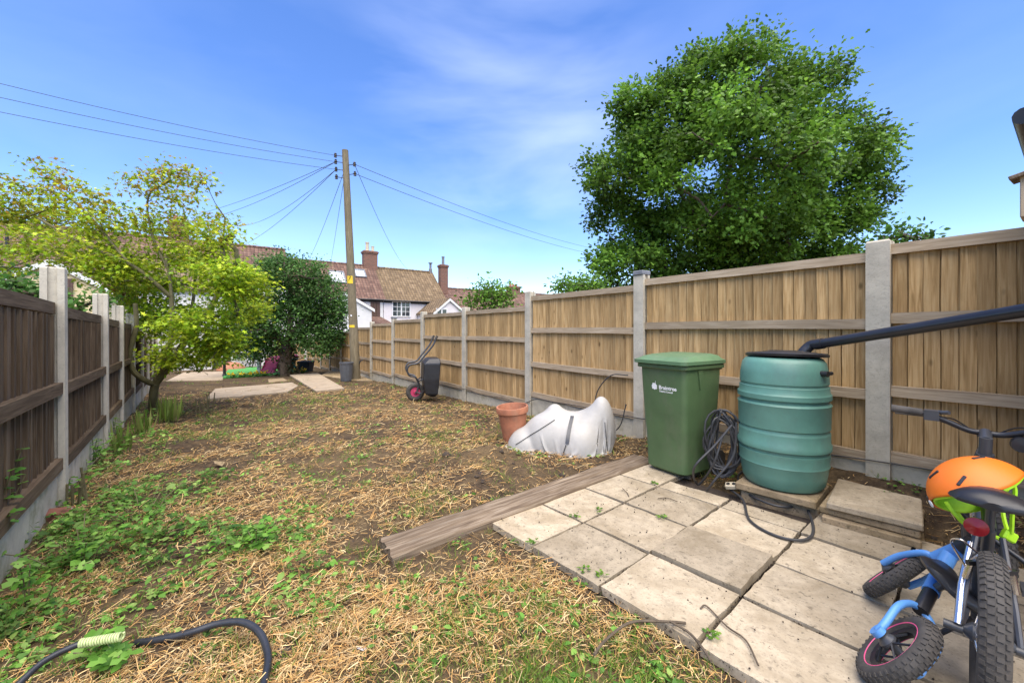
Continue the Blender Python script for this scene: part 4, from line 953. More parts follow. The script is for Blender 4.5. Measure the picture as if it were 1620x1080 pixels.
dp = thing('porch_post', 'white post left of the pink slide', 'post', G(410, 592)); MB().box((0, 0, .85), (.12, .12, 1.7)).build('shaft', 'white', dp, bev=.01); MB().box((0, 0, .06), (.18, .18, .12)).build('base', 'white', dp, bev=.01)
dp = thing('dark_downpipe', 'dark vertical pipe at the left edge of the bright green lawn', 'pipe', G(355, 596)); MB().tube([(0, 0, 0), (0, 0, 2.3)], .05, 10).build('pipe', 'black', dp, smooth=True); MB().lathe([(.07, .0), (.07, .1), (.055, .12)], sides=12).build('shoe', 'black', dp, smooth=True)
mnd = MB().lathe([(.62, 0), (.58, .14), (.45, .28), (.25, .37), (0, .40)], sides=28, close=False).build('sandpit_lid', 'terra', smooth=True); mnd.location = G(366, 585); tag(mnd, 'low brown dome of a sandpit cover on the lawn', 'sandpit')
for i, x in enumerate((367, 383, 397, 409, 419, 467, 480)):
    y = 599-(x-352)*.062 if x < 430 else 590.5
    f = thing('marigold', ['%s yellow flower clump along the lawn edge, counted from the dark pipe' % w for w in ('first', 'second', 'third', 'fourth', 'fifth')][i] if i < 5 else ('yellow flower clump left of the navy planter' if i == 5 else 'yellow flower clump in front of the navy planter'), 'flowers', G(x, y), 0, 'yellow flowers along the lawn')
    n = 40; ps = rng.normal(0, .07, (n, 3)); ps[:, 2] = np.abs(ps[:, 2])+.02
    v, fc, c = leaves(ps, rdir(n, .6), rdir(n), np.full(n, .07), palette(n, [(.05, .14, .02), (.08, .2, .03)])); link('foliage', npmesh('foliage', v, fc, c), 'leaf', f)
    n = 24; ps = rng.normal(0, .07, (n, 3)); ps[:, 2] = np.abs(ps[:, 2])*.5+.13
    v, fc, c = leaves(ps, rdir(n, .1), rdir(n, 2), np.full(n, .08), palette(n, [(.85, .55, .01), (.9, .65, .03)])); link('petals', npmesh('petals', v, fc, c), 'leaf', f)

# ================================================================== BIKES
def bikeframe(o, h, l, u): return lambda x, y, z: o+h*x+l*y+u*z
hd = Vector((.735, .678, 0)).normalized(); lf = Vector((-.678, .735, 0)).normalized()
BO = Vector((1.525, 1.31, 0)); bk = thing('mountain_bike', 'black childs mountain bike seen from behind, helmet on its saddle', 'bicycle', BO)
lean = R(2); bu = (Vector((0, 0, 1))*math.cos(lean)-lf*math.sin(lean)); bl = (lf*math.cos(lean)+Vector((0, 0, 1))*math.sin(lean))
Bk = bikeframe(Vector((0, 0, 0)), hd, bl, bu)
def tread(mb, c, ax, R_, r, n, rows=(-.55, 0, .55), s=(.011, .010, .006), up=0.92):
    ax = Vector(ax).normalized(); u_ = ax.orthogonal().normalized(); w2 = ax.cross(u_)
    for i in range(n):
        for q_, b in enumerate(rows):
            a = 2*math.pi*(i+(.5 if q_ % 2 else 0))/n; e = u_*math.cos(a)+w2*math.sin(a); tg = -u_*math.sin(a)+w2*math.cos(a)
            nrm = e*math.cos(b)+ax*math.sin(b); sd2 = nrm.cross(tg)
            mb.box(Vector(c)+e*R_+nrm*r*up, (s[0], s[1], s[2]*2), Matrix((tg, sd2, nrm)).transposed())
def wheel(parent, c, ax, R_, r, spokes, rimmat, tmat='rubber', nt_=64, stripe=None, name='wheel'):
    ax = Vector(ax).normalized(); mb = MB().torus(c, ax, R_-r, r, 56, 14)
    tread(mb, c, ax, R_-r, r, nt_, (-.75, -.25, .25, .75), (.012*R_/.25, r*.42, .0035), 1.0); w = mb.build('wheel', tmat, parent, smooth=True)
    q = ax.to_track_quat('Z', 'Y').to_matrix(); ri = R_-2*r
    MB().lathe([(ri-.016, -.011), (ri+.006, -.013), (ri+.008, 0), (ri+.006, .013), (ri-.016, .011), (ri-.02, 0), (ri-.016, -.011)], c, sides=56, M4=q, close=False).build('rim', rimmat, w, smooth=True)
    if stripe:
        for s_ in (-1, 1): MB().torus(Vector(c)+ax*s_*(r*.80), ax, R_-r*1.55, .0022, 56, 6).build('stripe', stripe, w, smooth=True)
    MB().lathe([(.012, -.055), (.03, -.035), (.03, -.028), (.015, -.02), (.015, .02), (.03, .028), (.03, .035), (.012, .055)], c, sides=18, M4=q).build('hub', 'grey_metal', w, smooth=True)
    u_ = ax.orthogonal().normalized(); w2 = ax.cross(u_); sp_ = MB()
    for i in range(spokes):
        a = 2*math.pi*i/spokes; e = u_*math.cos(a)+w2*math.sin(a); a2 = a+(.55 if i % 4 < 2 else -.55); e2 = u_*math.cos(a2)+w2*math.sin(a2)
        sp_.tube([Vector(c)+ax*(.03 if i % 2 else -.03)+e2*.027, Vector(c)+e*(ri-.01)], .0013 if spokes > 20 else .004, 5)
    sp_.build('spokes', 'chrome' if spokes > 20 else 'black', w); return w
wheel(bk, Bk(0, 0, .26), bl, .26, .034, 28, 'chrome'); 
wheel(bk, Bk(.90, -.03, .255), (bl*.97-hd*.22), .255, .027, 28, 'chrome')
fr = MB(); bbk = (.36, 0, .27); st_ = (.22, 0, .54); hd0, hd1 = (.70, 0, .56), (.67, 0, .66)
for a, b, r in ((bbk, st_, .017), (bbk, hd0, .021), (st_, hd1, .018), (hd0, hd1, .024)): fr.tube([Bk(*a), Bk(*b)], r, 12)
for s_ in (-1, 1):
    fr.tube([Bk(0, s_*.065, .255), Bk(.10, s_*.05, .262), Bk(.34, s_*.03, .27)], .010, 8); fr.tube([Bk(0, s_*.065, .255), Bk(.06, s_*.055, .35), Bk(.20, s_*.03, .525)], .009, 8)
fr.build('frame', 'grey_metal', bk, smooth=True)
stay = MB()
stay.tube([Bk(-.004, .068, .27), Bk(.075, .062, .37), Bk(.175, .042, .49)], .0105, 10); stay.build('bright_stay', 'chrome', bk, smooth=True)
for s_ in (-1, 1):
    ba_ = MB().tube([Bk(.075, s_*.055, .40), Bk(.065, s_*.045, .46), Bk(.06, s_*.02, .50)], .008, 8).build('brake_arm', 'chrome', bk, smooth=True)
    MB().box(Bk(.055, s_*.036, .468), (.05, .012, .014)).build('brake_pad', 'black', ba_); MB().tube([Bk(.0, s_*.10, .255), Bk(-.0, s_*.055, .255)], .014, 10).build('axle_nut', 'grey_metal', bk, smooth=True)
MB().tube(smoothpath([Bk(.06, .03, .50), Bk(.03, .07, .54), Bk(.09, .09, .50), Bk(.10, .05, .42)], 6), .0035, 6).build('brake_noodle', 'chrome', bk, smooth=True)
fk = MB()
for s_ in (-1, 1): fk.tube([Bk(.90, s_*.06-.03, .255), Bk(.75, s_*.055, .52), Bk(.715, s_*.03, .555)], .014, 10)
fk.build('fork', 'grey_metal', bk, smooth=True)
MB().tube([Bk(.22, 0, .53), Bk(.19, 0, .645)], .013, 12).build('seat_post', 'grey_metal', bk, smooth=True)
sdl = MB(); rg = []
for (x, w, z, t) in ((-.02, .03, .668, .02), (.0, .085, .678, .035), (.04, .105, .682, .045), (.10, .085, .676, .045), (.16, .045, .672, .04), (.22, .028, .674, .034), (.265, .022, .672, .03), (.28, .008, .668, .015)):
    rg.append([Bk(.08+x, w*math.cos(a), z+t*.55*math.sin(a)*(1 if math.sin(a) > 0 else 1.2)-.018*(math.cos(a)**2)*(w/.1)) for a in [2*math.pi*i/20 for i in range(20)]])
loft(rg).build('saddle', 'black', bk, smooth=True)
MB().lathe([(.0, -.012), (.027, -.012), (.030, -.006), (.030, .004), (.0, .01)], Bk(.10, .035, .575), sides=24, M4=(-hd+Vector((0, 0, .1))).to_track_quat('Z', 'Y').to_matrix()).build('rear_reflector', 'red', bk, smooth=True)
stm = MB(); stm.tube([Bk(.67, 0, .66), Bk(.655, 0, .72)], .027, 14); stm.tube([Bk(.655, 0, .71), Bk(.645, 0, .79)], .02, 14); stm.tube([Bk(.645, 0, .775), Bk(.72, 0, .80)], .02, 12); stm.build('stem', 'grey_metal', bk, smooth=True)
hb = [Bk(.66, .30, .862), Bk(.675, .20, .858), Bk(.70, .12, .83), Bk(.715, .05, .80), Bk(.72, 0, .798), Bk(.715, -.05, .80), Bk(.70, -.12, .83), Bk(.675, -.20, .858), Bk(.66, -.30, .862)]
MB().tube(smoothpath(hb, 6), .0125, 12).build('handlebar', 'black', bk, smooth=True)
for s_ in (-1, 1):
    MB().tube([Bk(.66, s_*.30, .862), Bk(.672, s_*.195, .859)], [.018, .0165], 14).build('grip', 'rubber', bk, smooth=True)
    lv = MB(); lv.box(Bk(.69, s_*.165, .85), (.05, .05, .045), Matrix.Rotation(.75, 3, 'Z')); lv.tube(smoothpath([Bk(.70, s_*.16, .845), Bk(.735, s_*.20, .835), Bk(.73, s_*.29, .832)], 5), .0055, 8); lv.tube([Bk(.68, s_*.14, .868), Bk(.66, s_*.11, .875)], .009, 8); lv.build('brake_lever', 'grey_metal', bk, smooth=True)
cbk = MB()
for s_, e_ in ((1, .1), (-1, .06)): cbk.tube(smoothpath([Bk(.71, s_*.14, .845), Bk(.80, s_*.08, .82), Bk(.80, 0, .74), Bk(.72, .03, .66), Bk(.55, .025, .60)], 8), .003, 6)
cbk.build('brake_cable', 'black', bk, smooth=True)
MB().lathe([(.0, -.02), (.03, -.02), (.034, .0), (.03, .02), (.0, .022)], Bk(.70, -.10, .775), sides=20, M4=(-hd).to_track_quat('Z', 'Y').to_matrix()).build('front_lamp', 'black', bk, smooth=True)
crk = MB(); crk.tube([Bk(.36, -.05, .27), Bk(.36, .05, .27)], .02, 12); crk.tube([Bk(.36, .06, .27), Bk(.46, .065, .19)], .010, 8); crk.tube([Bk(.36, -.06, .27), Bk(.26, -.065, .35)], .010, 8)
crk.box(Bk(.46, .11, .19), (.08, .06, .02), Matrix.Rotation(.75, 3, 'Z')); crk.box(Bk(.26, -.11, .35), (.08, .06, .02), Matrix.Rotation(.75, 3, 'Z')); crk.build('cranks', 'grey_metal', bk, smooth=True)
MB().tube([Bk(.12, .03, .25), Bk(.13, .14, .10), Bk(.12, .17, .008)], .009, 8).build('kick_stand', 'black', bk, smooth=True)
# ---- helmet hung over the saddle
hc = BO+Bk(.285, .020, .640); cr = Vector((-.20, .66, .60)).normalized(); fx = Vector((.80, -.45, .10)); fx = (fx-cr*fx.dot(cr)).normalized(); fy = cr.cross(fx)
hm = thing('bike_helmet', 'orange bike helmet with lime liner hung over the black saddle', 'helmet', hc)
def hpt(th, ph, k=1.0):
    x, y, z = math.sin(th)*math.cos(ph), math.sin(th)*math.sin(ph), math.cos(th)
    return (fx*x*.152+fy*y*.122+cr*z*.134)*k
def hshell(k, th1, name, mat, th0=0., both=True):
    n, m = 56, 22; mb = MB(); vs_ = []
    for j in range(m+1):
        for i in range(n):
            ph = 2*math.pi*i/n; edge = th1+.20*math.cos(2*ph)*-1+.10*math.cos(ph)
            vs_.append(hpt(th0+(edge-th0)*j/m, ph, k))
    mb.add(vs_, [(j*n+i, j*n+(i+1) % n, (j+1)*n+(i+1) % n, (j+1)*n+i) for j in range(m) for i in range(n)]); me = mb.mesh(name, True)
    o = link(name, me, mat, hm); 
    md = o.modifiers.new('thickness', 'SOLIDIFY'); md.thickness = .008; md.offset = -1; return o
hs_ = hshell(1.0, 1.56, 'shell', 'orange'); hshell(.93, 1.62, 'liner', 'lime')
for th, ph, rot in ((.75, 2.3, .6), (.70, 3.7, -.2), (1.15, 2.9, .3), (.55, .7, .2), (1.25, 4.3, -.4), (.8, 5.3, .2)):
    c = hpt(th, ph); t1 = (hpt(th+.02, ph)-c).normalized(); t2 = (hpt(th, ph+.02)-c).normalized(); nn = t1.cross(t2).normalized(); d1 = (t2*math.cos(rot)+t1*math.sin(rot)); d2 = nn.cross(d1)
    MB().box(c, (.042, .010, .006), Matrix((d1, d2, nn)).transposed()).build('vent', 'black', hs_, bev=.002)
c = hpt(1.35, 3.05); t1 = (hpt(1.37, 3.05)-c).normalized(); t2 = (hpt(1.35, 3.07)-c).normalized(); nn = t1.cross(t2).normalized(); nn = nn if nn.dot(c) > 0 else -nn
mb = MB(); mb.torus(c+nn*.001, nn, .011, .002, 24, 6); mb.tube([c+nn*.001-t1*.006, c+nn*.001+t1*.006], .002, 5); mb.build('printed_oval', 'white', hs_, smooth=True)
stp = MB()
for ph in (.9, 2.0, 3.6, 5.2):
    a = hpt(1.50, ph, .95); stp.tube(smoothpath([a, a*.95+Vector((.01, -.015, -.04)), a*.7+Vector((.015, -.025, -.085)), Vector((.03, -.05, -.13))+a*.2], 6), .0065, 6)
stp.build('straps', 'lime', hm, smooth=True)
bkl = MB(); bkl.box(Vector((.035, -.055, -.125)), (.05, .02, .035), Matrix.Rotation(.5, 3, 'Y')); bkl.build('buckle', 'lime', hm, bev=.005)
# ---- blue balance bike leaning on the mountain bike
h2_ = Vector((.68, .73, 0)).normalized(); r2_ = Vector((.73, -.68, 0)).normalized(); ln = R(40)
u2_ = r2_*math.sin(ln)+Vector((0, 0, 1))*math.cos(ln); l2_ = -r2_*math.cos(ln)+Vector((0, 0, 1))*math.sin(ln)
bo = Vector((1.275, 1.485, .012)); bq = thing('balance_bike', 'small blue balance bike leaning over against the black mountain bike', 'balance bike', bo)
Q = bikeframe(Vector((0, 0, 0)), h2_, l2_, u2_)
wheel(bq, Q(0, 0, .152), l2_, .152, .029, 10, 'black', nt_=40, stripe='pink'); wheel(bq, Q(.60, 0, .152), l2_*.97+h2_*.2, .152, .029, 10, 'black', nt_=40, stripe='pink')
fr = MB()
for s_ in (-1, 1):
    fr.tube(smoothpath([Q(0, s_*.065, .152), Q(.03, s_*.068, .19), Q(.10, s_*.066, .235), Q(.17, s_*.035, .25), Q(.20, 0, .255)], 6), [.018]*2+[.014]*23, 10) if False else fr.tube(smoothpath([Q(0, s_*.065, .152), Q(.03, s_*.068, .19), Q(.10, s_*.066, .235), Q(.17, s_*.035, .25), Q(.20, 0, .255)], 6), .0125, 10)
    fr.lathe([(.0, -.009), (.024, -.009), (.024, .009), (.0, .009)], Q(0, s_*.066, .152), sides=16, M4=l2_.to_track_quat('Z', 'Y').to_matrix())
fr.tube([Q(.28, 0, .30), Q(.34, 0, .325), Q(.50, 0, .40)], [.026, .024, .027], 14); fr.tube([Q(.525, 0, .35), Q(.495, 0, .455)], .029, 14)
fr.tube([Q(.44, 0, .36), Q(.51, 0, .38)], .018, 10)
for s_ in (-1, 1): fr.tube(smoothpath([Q(.60, s_*.055, .152), Q(.575, s_*.055, .24), Q(.535, s_*.035, .33), Q(.525, 0, .345)], 6), .0135, 10)
fr.build('frame', 'blue', bq, smooth=True)
MB().tube([Q(.18, 0, .25), Q(.285, 0, .302)], .0225, 14).build('joint_sleeve', 'black', bq, smooth=True); dk = MB(); dk.tube([Q(.495, 0, .455), Q(.482, 0, .50)], .032, 14); dk.tube([Q(.482, 0, .50), Q(.465, 0, .565)], .015, 12); dk.build('steering_collar', 'black', bq, smooth=True)
rg = []
for (x, w, z, t) in ((-.13, .03, .385, .014), (-.11, .095, .392, .03), (-.06, .115, .39, .042), (.0, .098, .378, .044), (.06, .06, .375, .036), (.105, .036, .376, .028), (.125, .012, .373, .012)):
    rg.append([Q(.30+x, w*math.cos(a), z+t*.6*math.sin(a)) for a in [2*math.pi*i/18 for i in range(18)]])
loft(rg).build('saddle', 'black', bq, smooth=True)
MB().tube([Q(.29, 0, .30), Q(.285, 0, .385)], .014, 10).build('seat_post', 'grey_metal', bq, smooth=True)
MB().tube(smoothpath([Q(.42, .20, .575), Q(.45, .10, .572), Q(.465, 0, .565), Q(.45, -.10, .572), Q(.42, -.20, .575)], 6), .0105, 10).build('handlebar', 'black', bq, smooth=True)
for s_ in (-1, 1):
    g_ = MB().tube([Q(.42, s_*.20, .575), Q(.447, s_*.11, .572)], .0165, 12); g_.lathe([(.0, -.012), (.02, -.012), (.024, 0), (.02, .012), (.0, .012)], Q(.42, s_*.203, .575), sides=14, M4=l2_.to_track_quat('Z', 'Y').to_matrix()); g_.build('grip', 'rubber', bq, smooth=True)

# ================================================================== TREES
def skeleton(paths, clumps, r_tip=.012, exp=.42, wob=.06, limb=0., reach=3.):
    """paths: lists of points given (the trunk and its main limbs); each clump is then joined to the nearest limb"""
    nodes = []; par = []
    for p in paths:
        prev = None
        pts = smoothpath(p, 5)
        for q in pts:
            if prev is None and nodes:
                d = [(n-q).length for n in nodes]; prev = int(np.argmin(d))
                if d[prev] < 1e-3: continue
            nodes.append(q.copy()); par.append(-1 if prev is None else prev); prev = len(nodes)-1
    nl = len(nodes); base = nodes[0]; order = sorted(range(len(clumps)), key=lambda i: (Vector(clumps[i])-nodes[-1]).length)
    tips = []
    for i in order:
        c = Vector(clumps[i]); A_ = np.array(nodes); dd = np.linalg.norm(A_-np.array(c), axis=1); pen = dd+.35*np.maximum(0, A_[:, 2]-c.z)*2+.12*np.linalg.norm(A_-np.array(base), axis=1)
        k = int(np.argmin(pen)); a = nodes[k]; L = (c-a).length; m = max(2, int(L/.5)); prev = k
        for j in range(1, m+1):
            f = j/m; q = a+(c-a)*f+Vector((random.gauss(0, wob), random.gauss(0, wob), random.gauss(0, wob)*.6+.12*L*f*(1-f)))*(1 if j < m else 0)
            nodes.append(q); par.append(prev); prev = len(nodes)-1
        tips.append(prev)
    w = np.zeros(len(nodes)); 
    for t in tips: w[t] += 1
    for i in range(len(nodes)-1, -1, -1):
        if par[i] >= 0: w[par[i]] += w[i]
    rad = r_tip*np.maximum(w, .6)**exp
    for i in range(nl): rad[i] = max(rad[i], limb*(1-.7*min(1, (nodes[i]-base).length/reach)))
    return nodes, par, rad
def wood_mesh(nodes, par, rad, mat, parent, name='trunk', minr=.0, rmax=9, trunkr=None):
    mb = MB(); kids = {}
    for i, p in enumerate(par): kids.setdefault(p, []).append(i)
    done = set(); starts = [(-1, k) for k in kids.get(-1, [])]
    while starts:
        p, k = starts.pop(); path = [] if p < 0 else [p]; cur = k
        while True:
            path.append(cur); ch = kids.get(cur, [])
            if not ch: break
            ch = sorted(ch, key=lambda c: -rad[c]); starts += [(cur, c) for c in ch[1:]]; cur = ch[0]
        rr = [min(rmax, max(minr, float(rad[i]))) for i in path]
        if p >= 0: rr[0] = min(rr[0], rr[1]*1.15)
        mb.tube([nodes[i] for i in path], rr, 9 if rr[0] > .05 else 5, cap=True)
    return mb.build(name, mat, parent, smooth=True)
def ell(x, y, rx, ry, d, dd=None):
    c = P(x, y, d); return np.array(c), np.array([rx/F*d, dd if dd else (rx/F*d), ry/F*d])
def sample_ell(e, n, shell=.55):
    c, r = e; a = rdir(n); k = shell+(1-shell)*rng.random((n, 1))**.6; return c+a*r*k
def foliage(parent, centres, per, spread, size, cols, shape, name='crown', up=.3, flat=.6, droop=0., colfun=None, mat='leaf', wid=1.):
    n = len(centres)*per; i = np.repeat(np.arange(len(centres)), per)
    off = rng.normal(size=(n, 3))*spread; off[:, 2] *= flat
    pos = centres[i]+off; al = unit(off*np.array([1, 1, .6])+rng.normal(size=(n, 3))*spread*.9+np.array([0, 0, -droop]))
    nr = unit(rng.normal(size=(n, 3))*.55+np.array([0, 0, 1.0])*(up+.5)+off/spread*.25)
    tone = 1+.34*rng.normal(size=(len(centres), 1))[i]
    col = palette(n, cols)*np.clip(tone, .5, 1.7)
    if colfun is not None: col = colfun(pos, col)
    sz = size*rng.uniform(.6, 1.25, n)
    v, f, c = leaves(pos, al, nr, sz, np.clip(col, .003, .9), shape, wid=wid); return link(name, npmesh(name, v, f, c), mat, parent)
# ---- the big tree beyond the right fence
DO = 17.0
oak = thing('oak_tree', 'big dark green broadleaf tree towering behind the tan fence', 'tree')
blobs = [(1140, 260, 170, 150), (1060, 170, 95, 80), (1000, 145, 45, 45), (1165, 115, 105, 70), (1260, 140, 85, 70), (1325, 215, 75, 70), (1385, 225, 40, 45), (1345, 300, 55, 60), (985, 250, 60, 60), (975, 330, 60, 60), (985, 405, 60, 55), (1080, 360, 100, 80), (1200, 340, 120, 90), (1290, 350, 70, 60), (1330, 385, 45, 30), (1060, 440, 80, 40), (1180, 425, 90, 50), (945, 235, 30, 20), (1100, 70, 30, 25), (1190, 55, 50, 25)]
cl = [sample_ell(ell(x, y, rx*.93, ry*.93, DO+rng.uniform(-1.2, 1.2), (rx+ry)/2/F*DO*1.0), max(6, int(rx*ry/78)), .5) for x, y, rx, ry in [(1148+(x-1150)*.96, y+24, rx*.97, ry*.93) for x, y, rx, ry in blobs]]
cl = np.concatenate(cl); tb_ = P(1150, 521, DO+.5); base = Vector((tb_.x, tb_.y, gzf(tb_.x, tb_.y)-.1))
limbs = [[base, base+Vector((.1, 0, 2)), P(1148, 380, DO+.2), P(1150, 290, DO)], [P(1148, 400, DO+.2), P(1085, 320, DO-.6), P(1040, 220, DO-.8)], [P(1148, 390, DO+.2), P(1230, 310, DO-.5), P(1290, 220, DO-.4)], [P(1150, 300, DO), P(1165, 200, DO+.4), P(1175, 110, DO+.2)], [P(1148, 420, DO+.2), P(1060, 390, DO+.6), P(990, 360, DO+.5)], [P(1148, 400, DO+.2), P(1250, 370, DO+.8), P(1330, 320, DO+.4)]]
sub_ = cl[rng.permutation(len(cl))[:420]]
nd, pa, ra = skeleton(limbs, sub_, .016, .46, .12); wood_mesh(nd, pa, ra, 'bark', oak, rmax=.45)
foliage(oak, cl, 92, .25, .172, [(.07, .155, .016), (.10, .215, .022), (.135, .265, .032), (.18, .32, .045), (.07, .14, .02)], 'oak', up=.4, flat=.75)
# ---- yellow-green maple by the left fence
DA = 7.2
ac = thing('maple_tree', 'yellow-green maple with a bent limb by the dark fence', 'tree')
mbl = [(362, 440, 48, 36, 46), (385, 485, 36, 30, 30), (335, 515, 60, 35, 55), (262, 500, 55, 50, 60), (300, 560, 55, 25, 36), (228, 445, 55, 40, 50), (312, 405, 55, 32, 40), (125, 392, 80, 32, 42), (60, 352, 60, 26, 28), (15, 335, 35, 36, 20), (182, 350, 60, 30, 26), (105, 312, 60, 22, 18), (75, 275, 25, 18, 6), (250, 298, 50, 22, 16), (295, 278, 30, 14, 8), (352, 372, 28, 22, 8), (345, 345, 10, 18, 3), (190, 425, 50, 34, 34), (8, 420, 25, 34, 12), (280, 352, 50, 30, 22), (350, 555, 35, 20, 14), (40, 392, 40, 14, 10), (390, 450, 22, 30, 10)]
cl = np.concatenate([sample_ell(ell(x, y, rx, ry, DA+rng.uniform(-.7, .9), max(.45, rx/F*DA)), int(n*1.9), .25) for x, y, rx, ry, n in mbl])
mb0 = G(241, 652)
def A7(x, y, d=DA): return P(x, y, d)
limbs = [[mb0-Vector((0, 0, .1)), A7(242, 630), A7(246, 608), A7(262, 572), A7(272, 520), A7(270, 455), A7(262, 405)],
         [A7(246, 608), A7(232, 603, 7.1), A7(212, 588, 7.0), A7(205, 565, 6.95), A7(210, 538, 6.95), A7(216, 515, 6.95), A7(214, 480, 6.9)],
         [A7(248, 606), A7(276, 570, 7.3), A7(296, 535, 7.4), A7(330, 490, 7.5), A7(355, 450, 7.5)], [A7(246, 608), A7(256, 560, 7.5), A7(300, 500, 7.9), A7(310, 420, 8.0)],
         [A7(271, 470), A7(210, 420, 6.8), A7(130, 385, 6.6), A7(60, 345, 6.5)], [A7(268, 430), A7(240, 370, 7.2), A7(235, 310, 7.2), A7(270, 285, 7.2)], [A7(200, 412, 6.8), A7(140, 340, 6.9), A7(95, 300, 6.9)], [A7(355, 450, 7.5), A7(352, 400, 7.5), A7(356, 345, 7.4)]]
nd, pa, ra = skeleton(limbs, cl[rng.permutation(len(cl))[:230]], .0042, .50, .04, .055, 3.4)
wood_mesh(nd, pa, ra, 'bark_green', ac, rmax=.085)
def acol(pos, col):
    k = sstep(2.1, 3.9, pos[:, 2]+.35*rng.normal(size=len(pos)))[:, None]*sstep(-3.0, -4.6, pos[:, 0]+.25*pos[:, 2]*0)[:, None]*.8
    k = np.maximum(k, sstep(3.0, 4.2, pos[:, 2])[:, None]*.55)*(rng.random((len(pos), 1)) < .42)
    return col*(1-k)+k*palette(len(pos), [(.36, .20, .03), (.42, .17, .03), (.28, .22, .03)])
foliage(ac, cl, 23, .125, .07, [(.32, .45, .02), (.42, .52, .025), (.26, .41, .02), (.50, .55, .04), (.20, .35, .02)], 'maple', flat=.42, up=.7, colfun=acol)
# ---- dark evergreen with ivy trunk
DE = 15.6
ev = thing('evergreen_tree', 'dark evergreen tree with thick ivy-clad trunk left of the pole', 'tree')
ebl = [(465, 432, 55, 26), (425, 470, 60, 42), (505, 470, 45, 42), (395, 525, 38, 30), (400, 552, 34, 18), (520, 515, 26, 36), (455, 505, 65, 42), (500, 540, 40, 22), (370, 545, 22, 14), (440, 420, 35, 18), (535, 490, 16, 24)]
cl = np.concatenate([sample_ell(ell(x, y, rx*.95, ry*.95, DE+rng.uniform(-.3, .3)), max(5, int(rx*ry/14)), .45) for x, y, rx, ry in ebl])
eb = G(452, 594); eb.y = DE; eb.x = (452-XC)/F*DE; eb.z = gzf(eb.x, DE)-.1
limbs = [[eb, P(452, 575, DE), P(455, 545, DE), P(460, 500, DE), P(458, 450, DE)], [P(455, 548, DE), P(425, 515, DE), P(400, 480, DE)], [P(456, 535, DE), P(490, 500, DE), P(515, 480, DE)]]
nd, pa, ra = skeleton(limbs, cl[rng.permutation(len(cl))[:150]], .017, .50, .08); wood_mesh(nd, pa, ra, 'ivy_bark', ev, rmax=.24)
foliage(ev, cl, 34, .17, .105, [(.04, .095, .02), (.065, .15, .03), (.095, .20, .042), (.13, .25, .06)], 'leaf', flat=.8, up=.3)
iv = []
for i in range(60):
    f = rng.random(); a = rng.uniform(0, 6.28); p = eb+(P(455, 545, DE)-eb)*f; r = .36-.12*f; iv.append((p.x+r*math.cos(a), p.y+r*math.sin(a), p.z))
foliage(ev, np.array(iv), 14, .09, .075, [(.05, .045, .02), (.07, .06, .03), (.04, .06, .018), (.09, .065, .035)], 'lobed', 'ivy', flat=1.3)
# ---- shrubs and smaller trees over the fences
def bush(name, label, blobs_, d, cols, size=.1, per=26, spread=.16, stem=None, dens=18, cat='shrub', shape='leaf'):
    o = thing(name, label, cat); cl = np.concatenate([sample_ell(ell(x, y, rx, ry, d), max(4, int(rx*ry/dens)), .3) for x, y, rx, ry in blobs_])
    x0, y0 = stem if stem else (blobs_[0][0], blobs_[0][1]); t_ = P(x0, y0, d); b_ = Vector((t_.x, t_.y, gzf(t_.x, t_.y)-.05))
    nd, pa, ra = skeleton([[b_, b_*.5+t_*.5+Vector((.05, 0, 0)), t_]], cl[:60], .009, .5, .04); wood_mesh(nd, pa, ra, 'bark', o, 'stem', rmax=.045)
    foliage(o, cl, per, spread, size, cols, shape, flat=.8, up=.3); return o
LG = [(.09, .20, .02), (.13, .27, .025), (.06, .15, .02), (.17, .30, .04)]
bush('garden_shrub', 'bright green shrub poking above the fence before the red roof', [(780, 470, 34, 24), (765, 460, 14, 14), (800, 462, 12, 12), (745, 478, 12, 10)], 12.5, LG)
bush('garden_shrub', 'light green bush above the fence just left of the big tree', [(915, 455, 30, 12), (935, 452, 18, 10), (888, 452, 10, 8)], 12.0, LG, dens=10)
bush('garden_tree', 'sprig of light green leaves above the post nearest the right edge', [(1448, 376, 18, 12), (1415, 372, 12, 8), (1395, 380, 16, 12)], 9.0, [(.05, .13, .02), (.09, .2, .03)], dens=9, per=9, spread=.14, size=.11)
bush('garden_shrub', 'leafy green shrub behind the nearest left post', [(22, 450, 26, 9), (40, 462, 26, 10), (68, 478, 16, 8)], 5.2, [(.05, .14, .025), (.08, .2, .035), (.12, .24, .05)], size=.075, spread=.10, dens=22)
bush('garden_shrub', 'green climbing shrub between the first and second left posts', [(105, 486, 18, 9), (145, 474, 14, 9), (92, 470, 6, 8)], 5.8, [(.06, .15, .025), (.10, .22, .035)], size=.07, spread=.09, dens=16)
bush('garden_shrub', 'rust and green shrub above the third left post', [(205, 470, 16, 20), (190, 455, 12, 14)], 8.4, [(.20, .08, .02), (.12, .16, .02), (.24, .12, .03)], size=.07, spread=.08, dens=14)
bush('garden_shrub', 'lime green bush left of the ivy trunk', [(440, 556, 14, 24)], 19.5, [(.25, .38, .02), (.32, .42, .04)], dens=10)

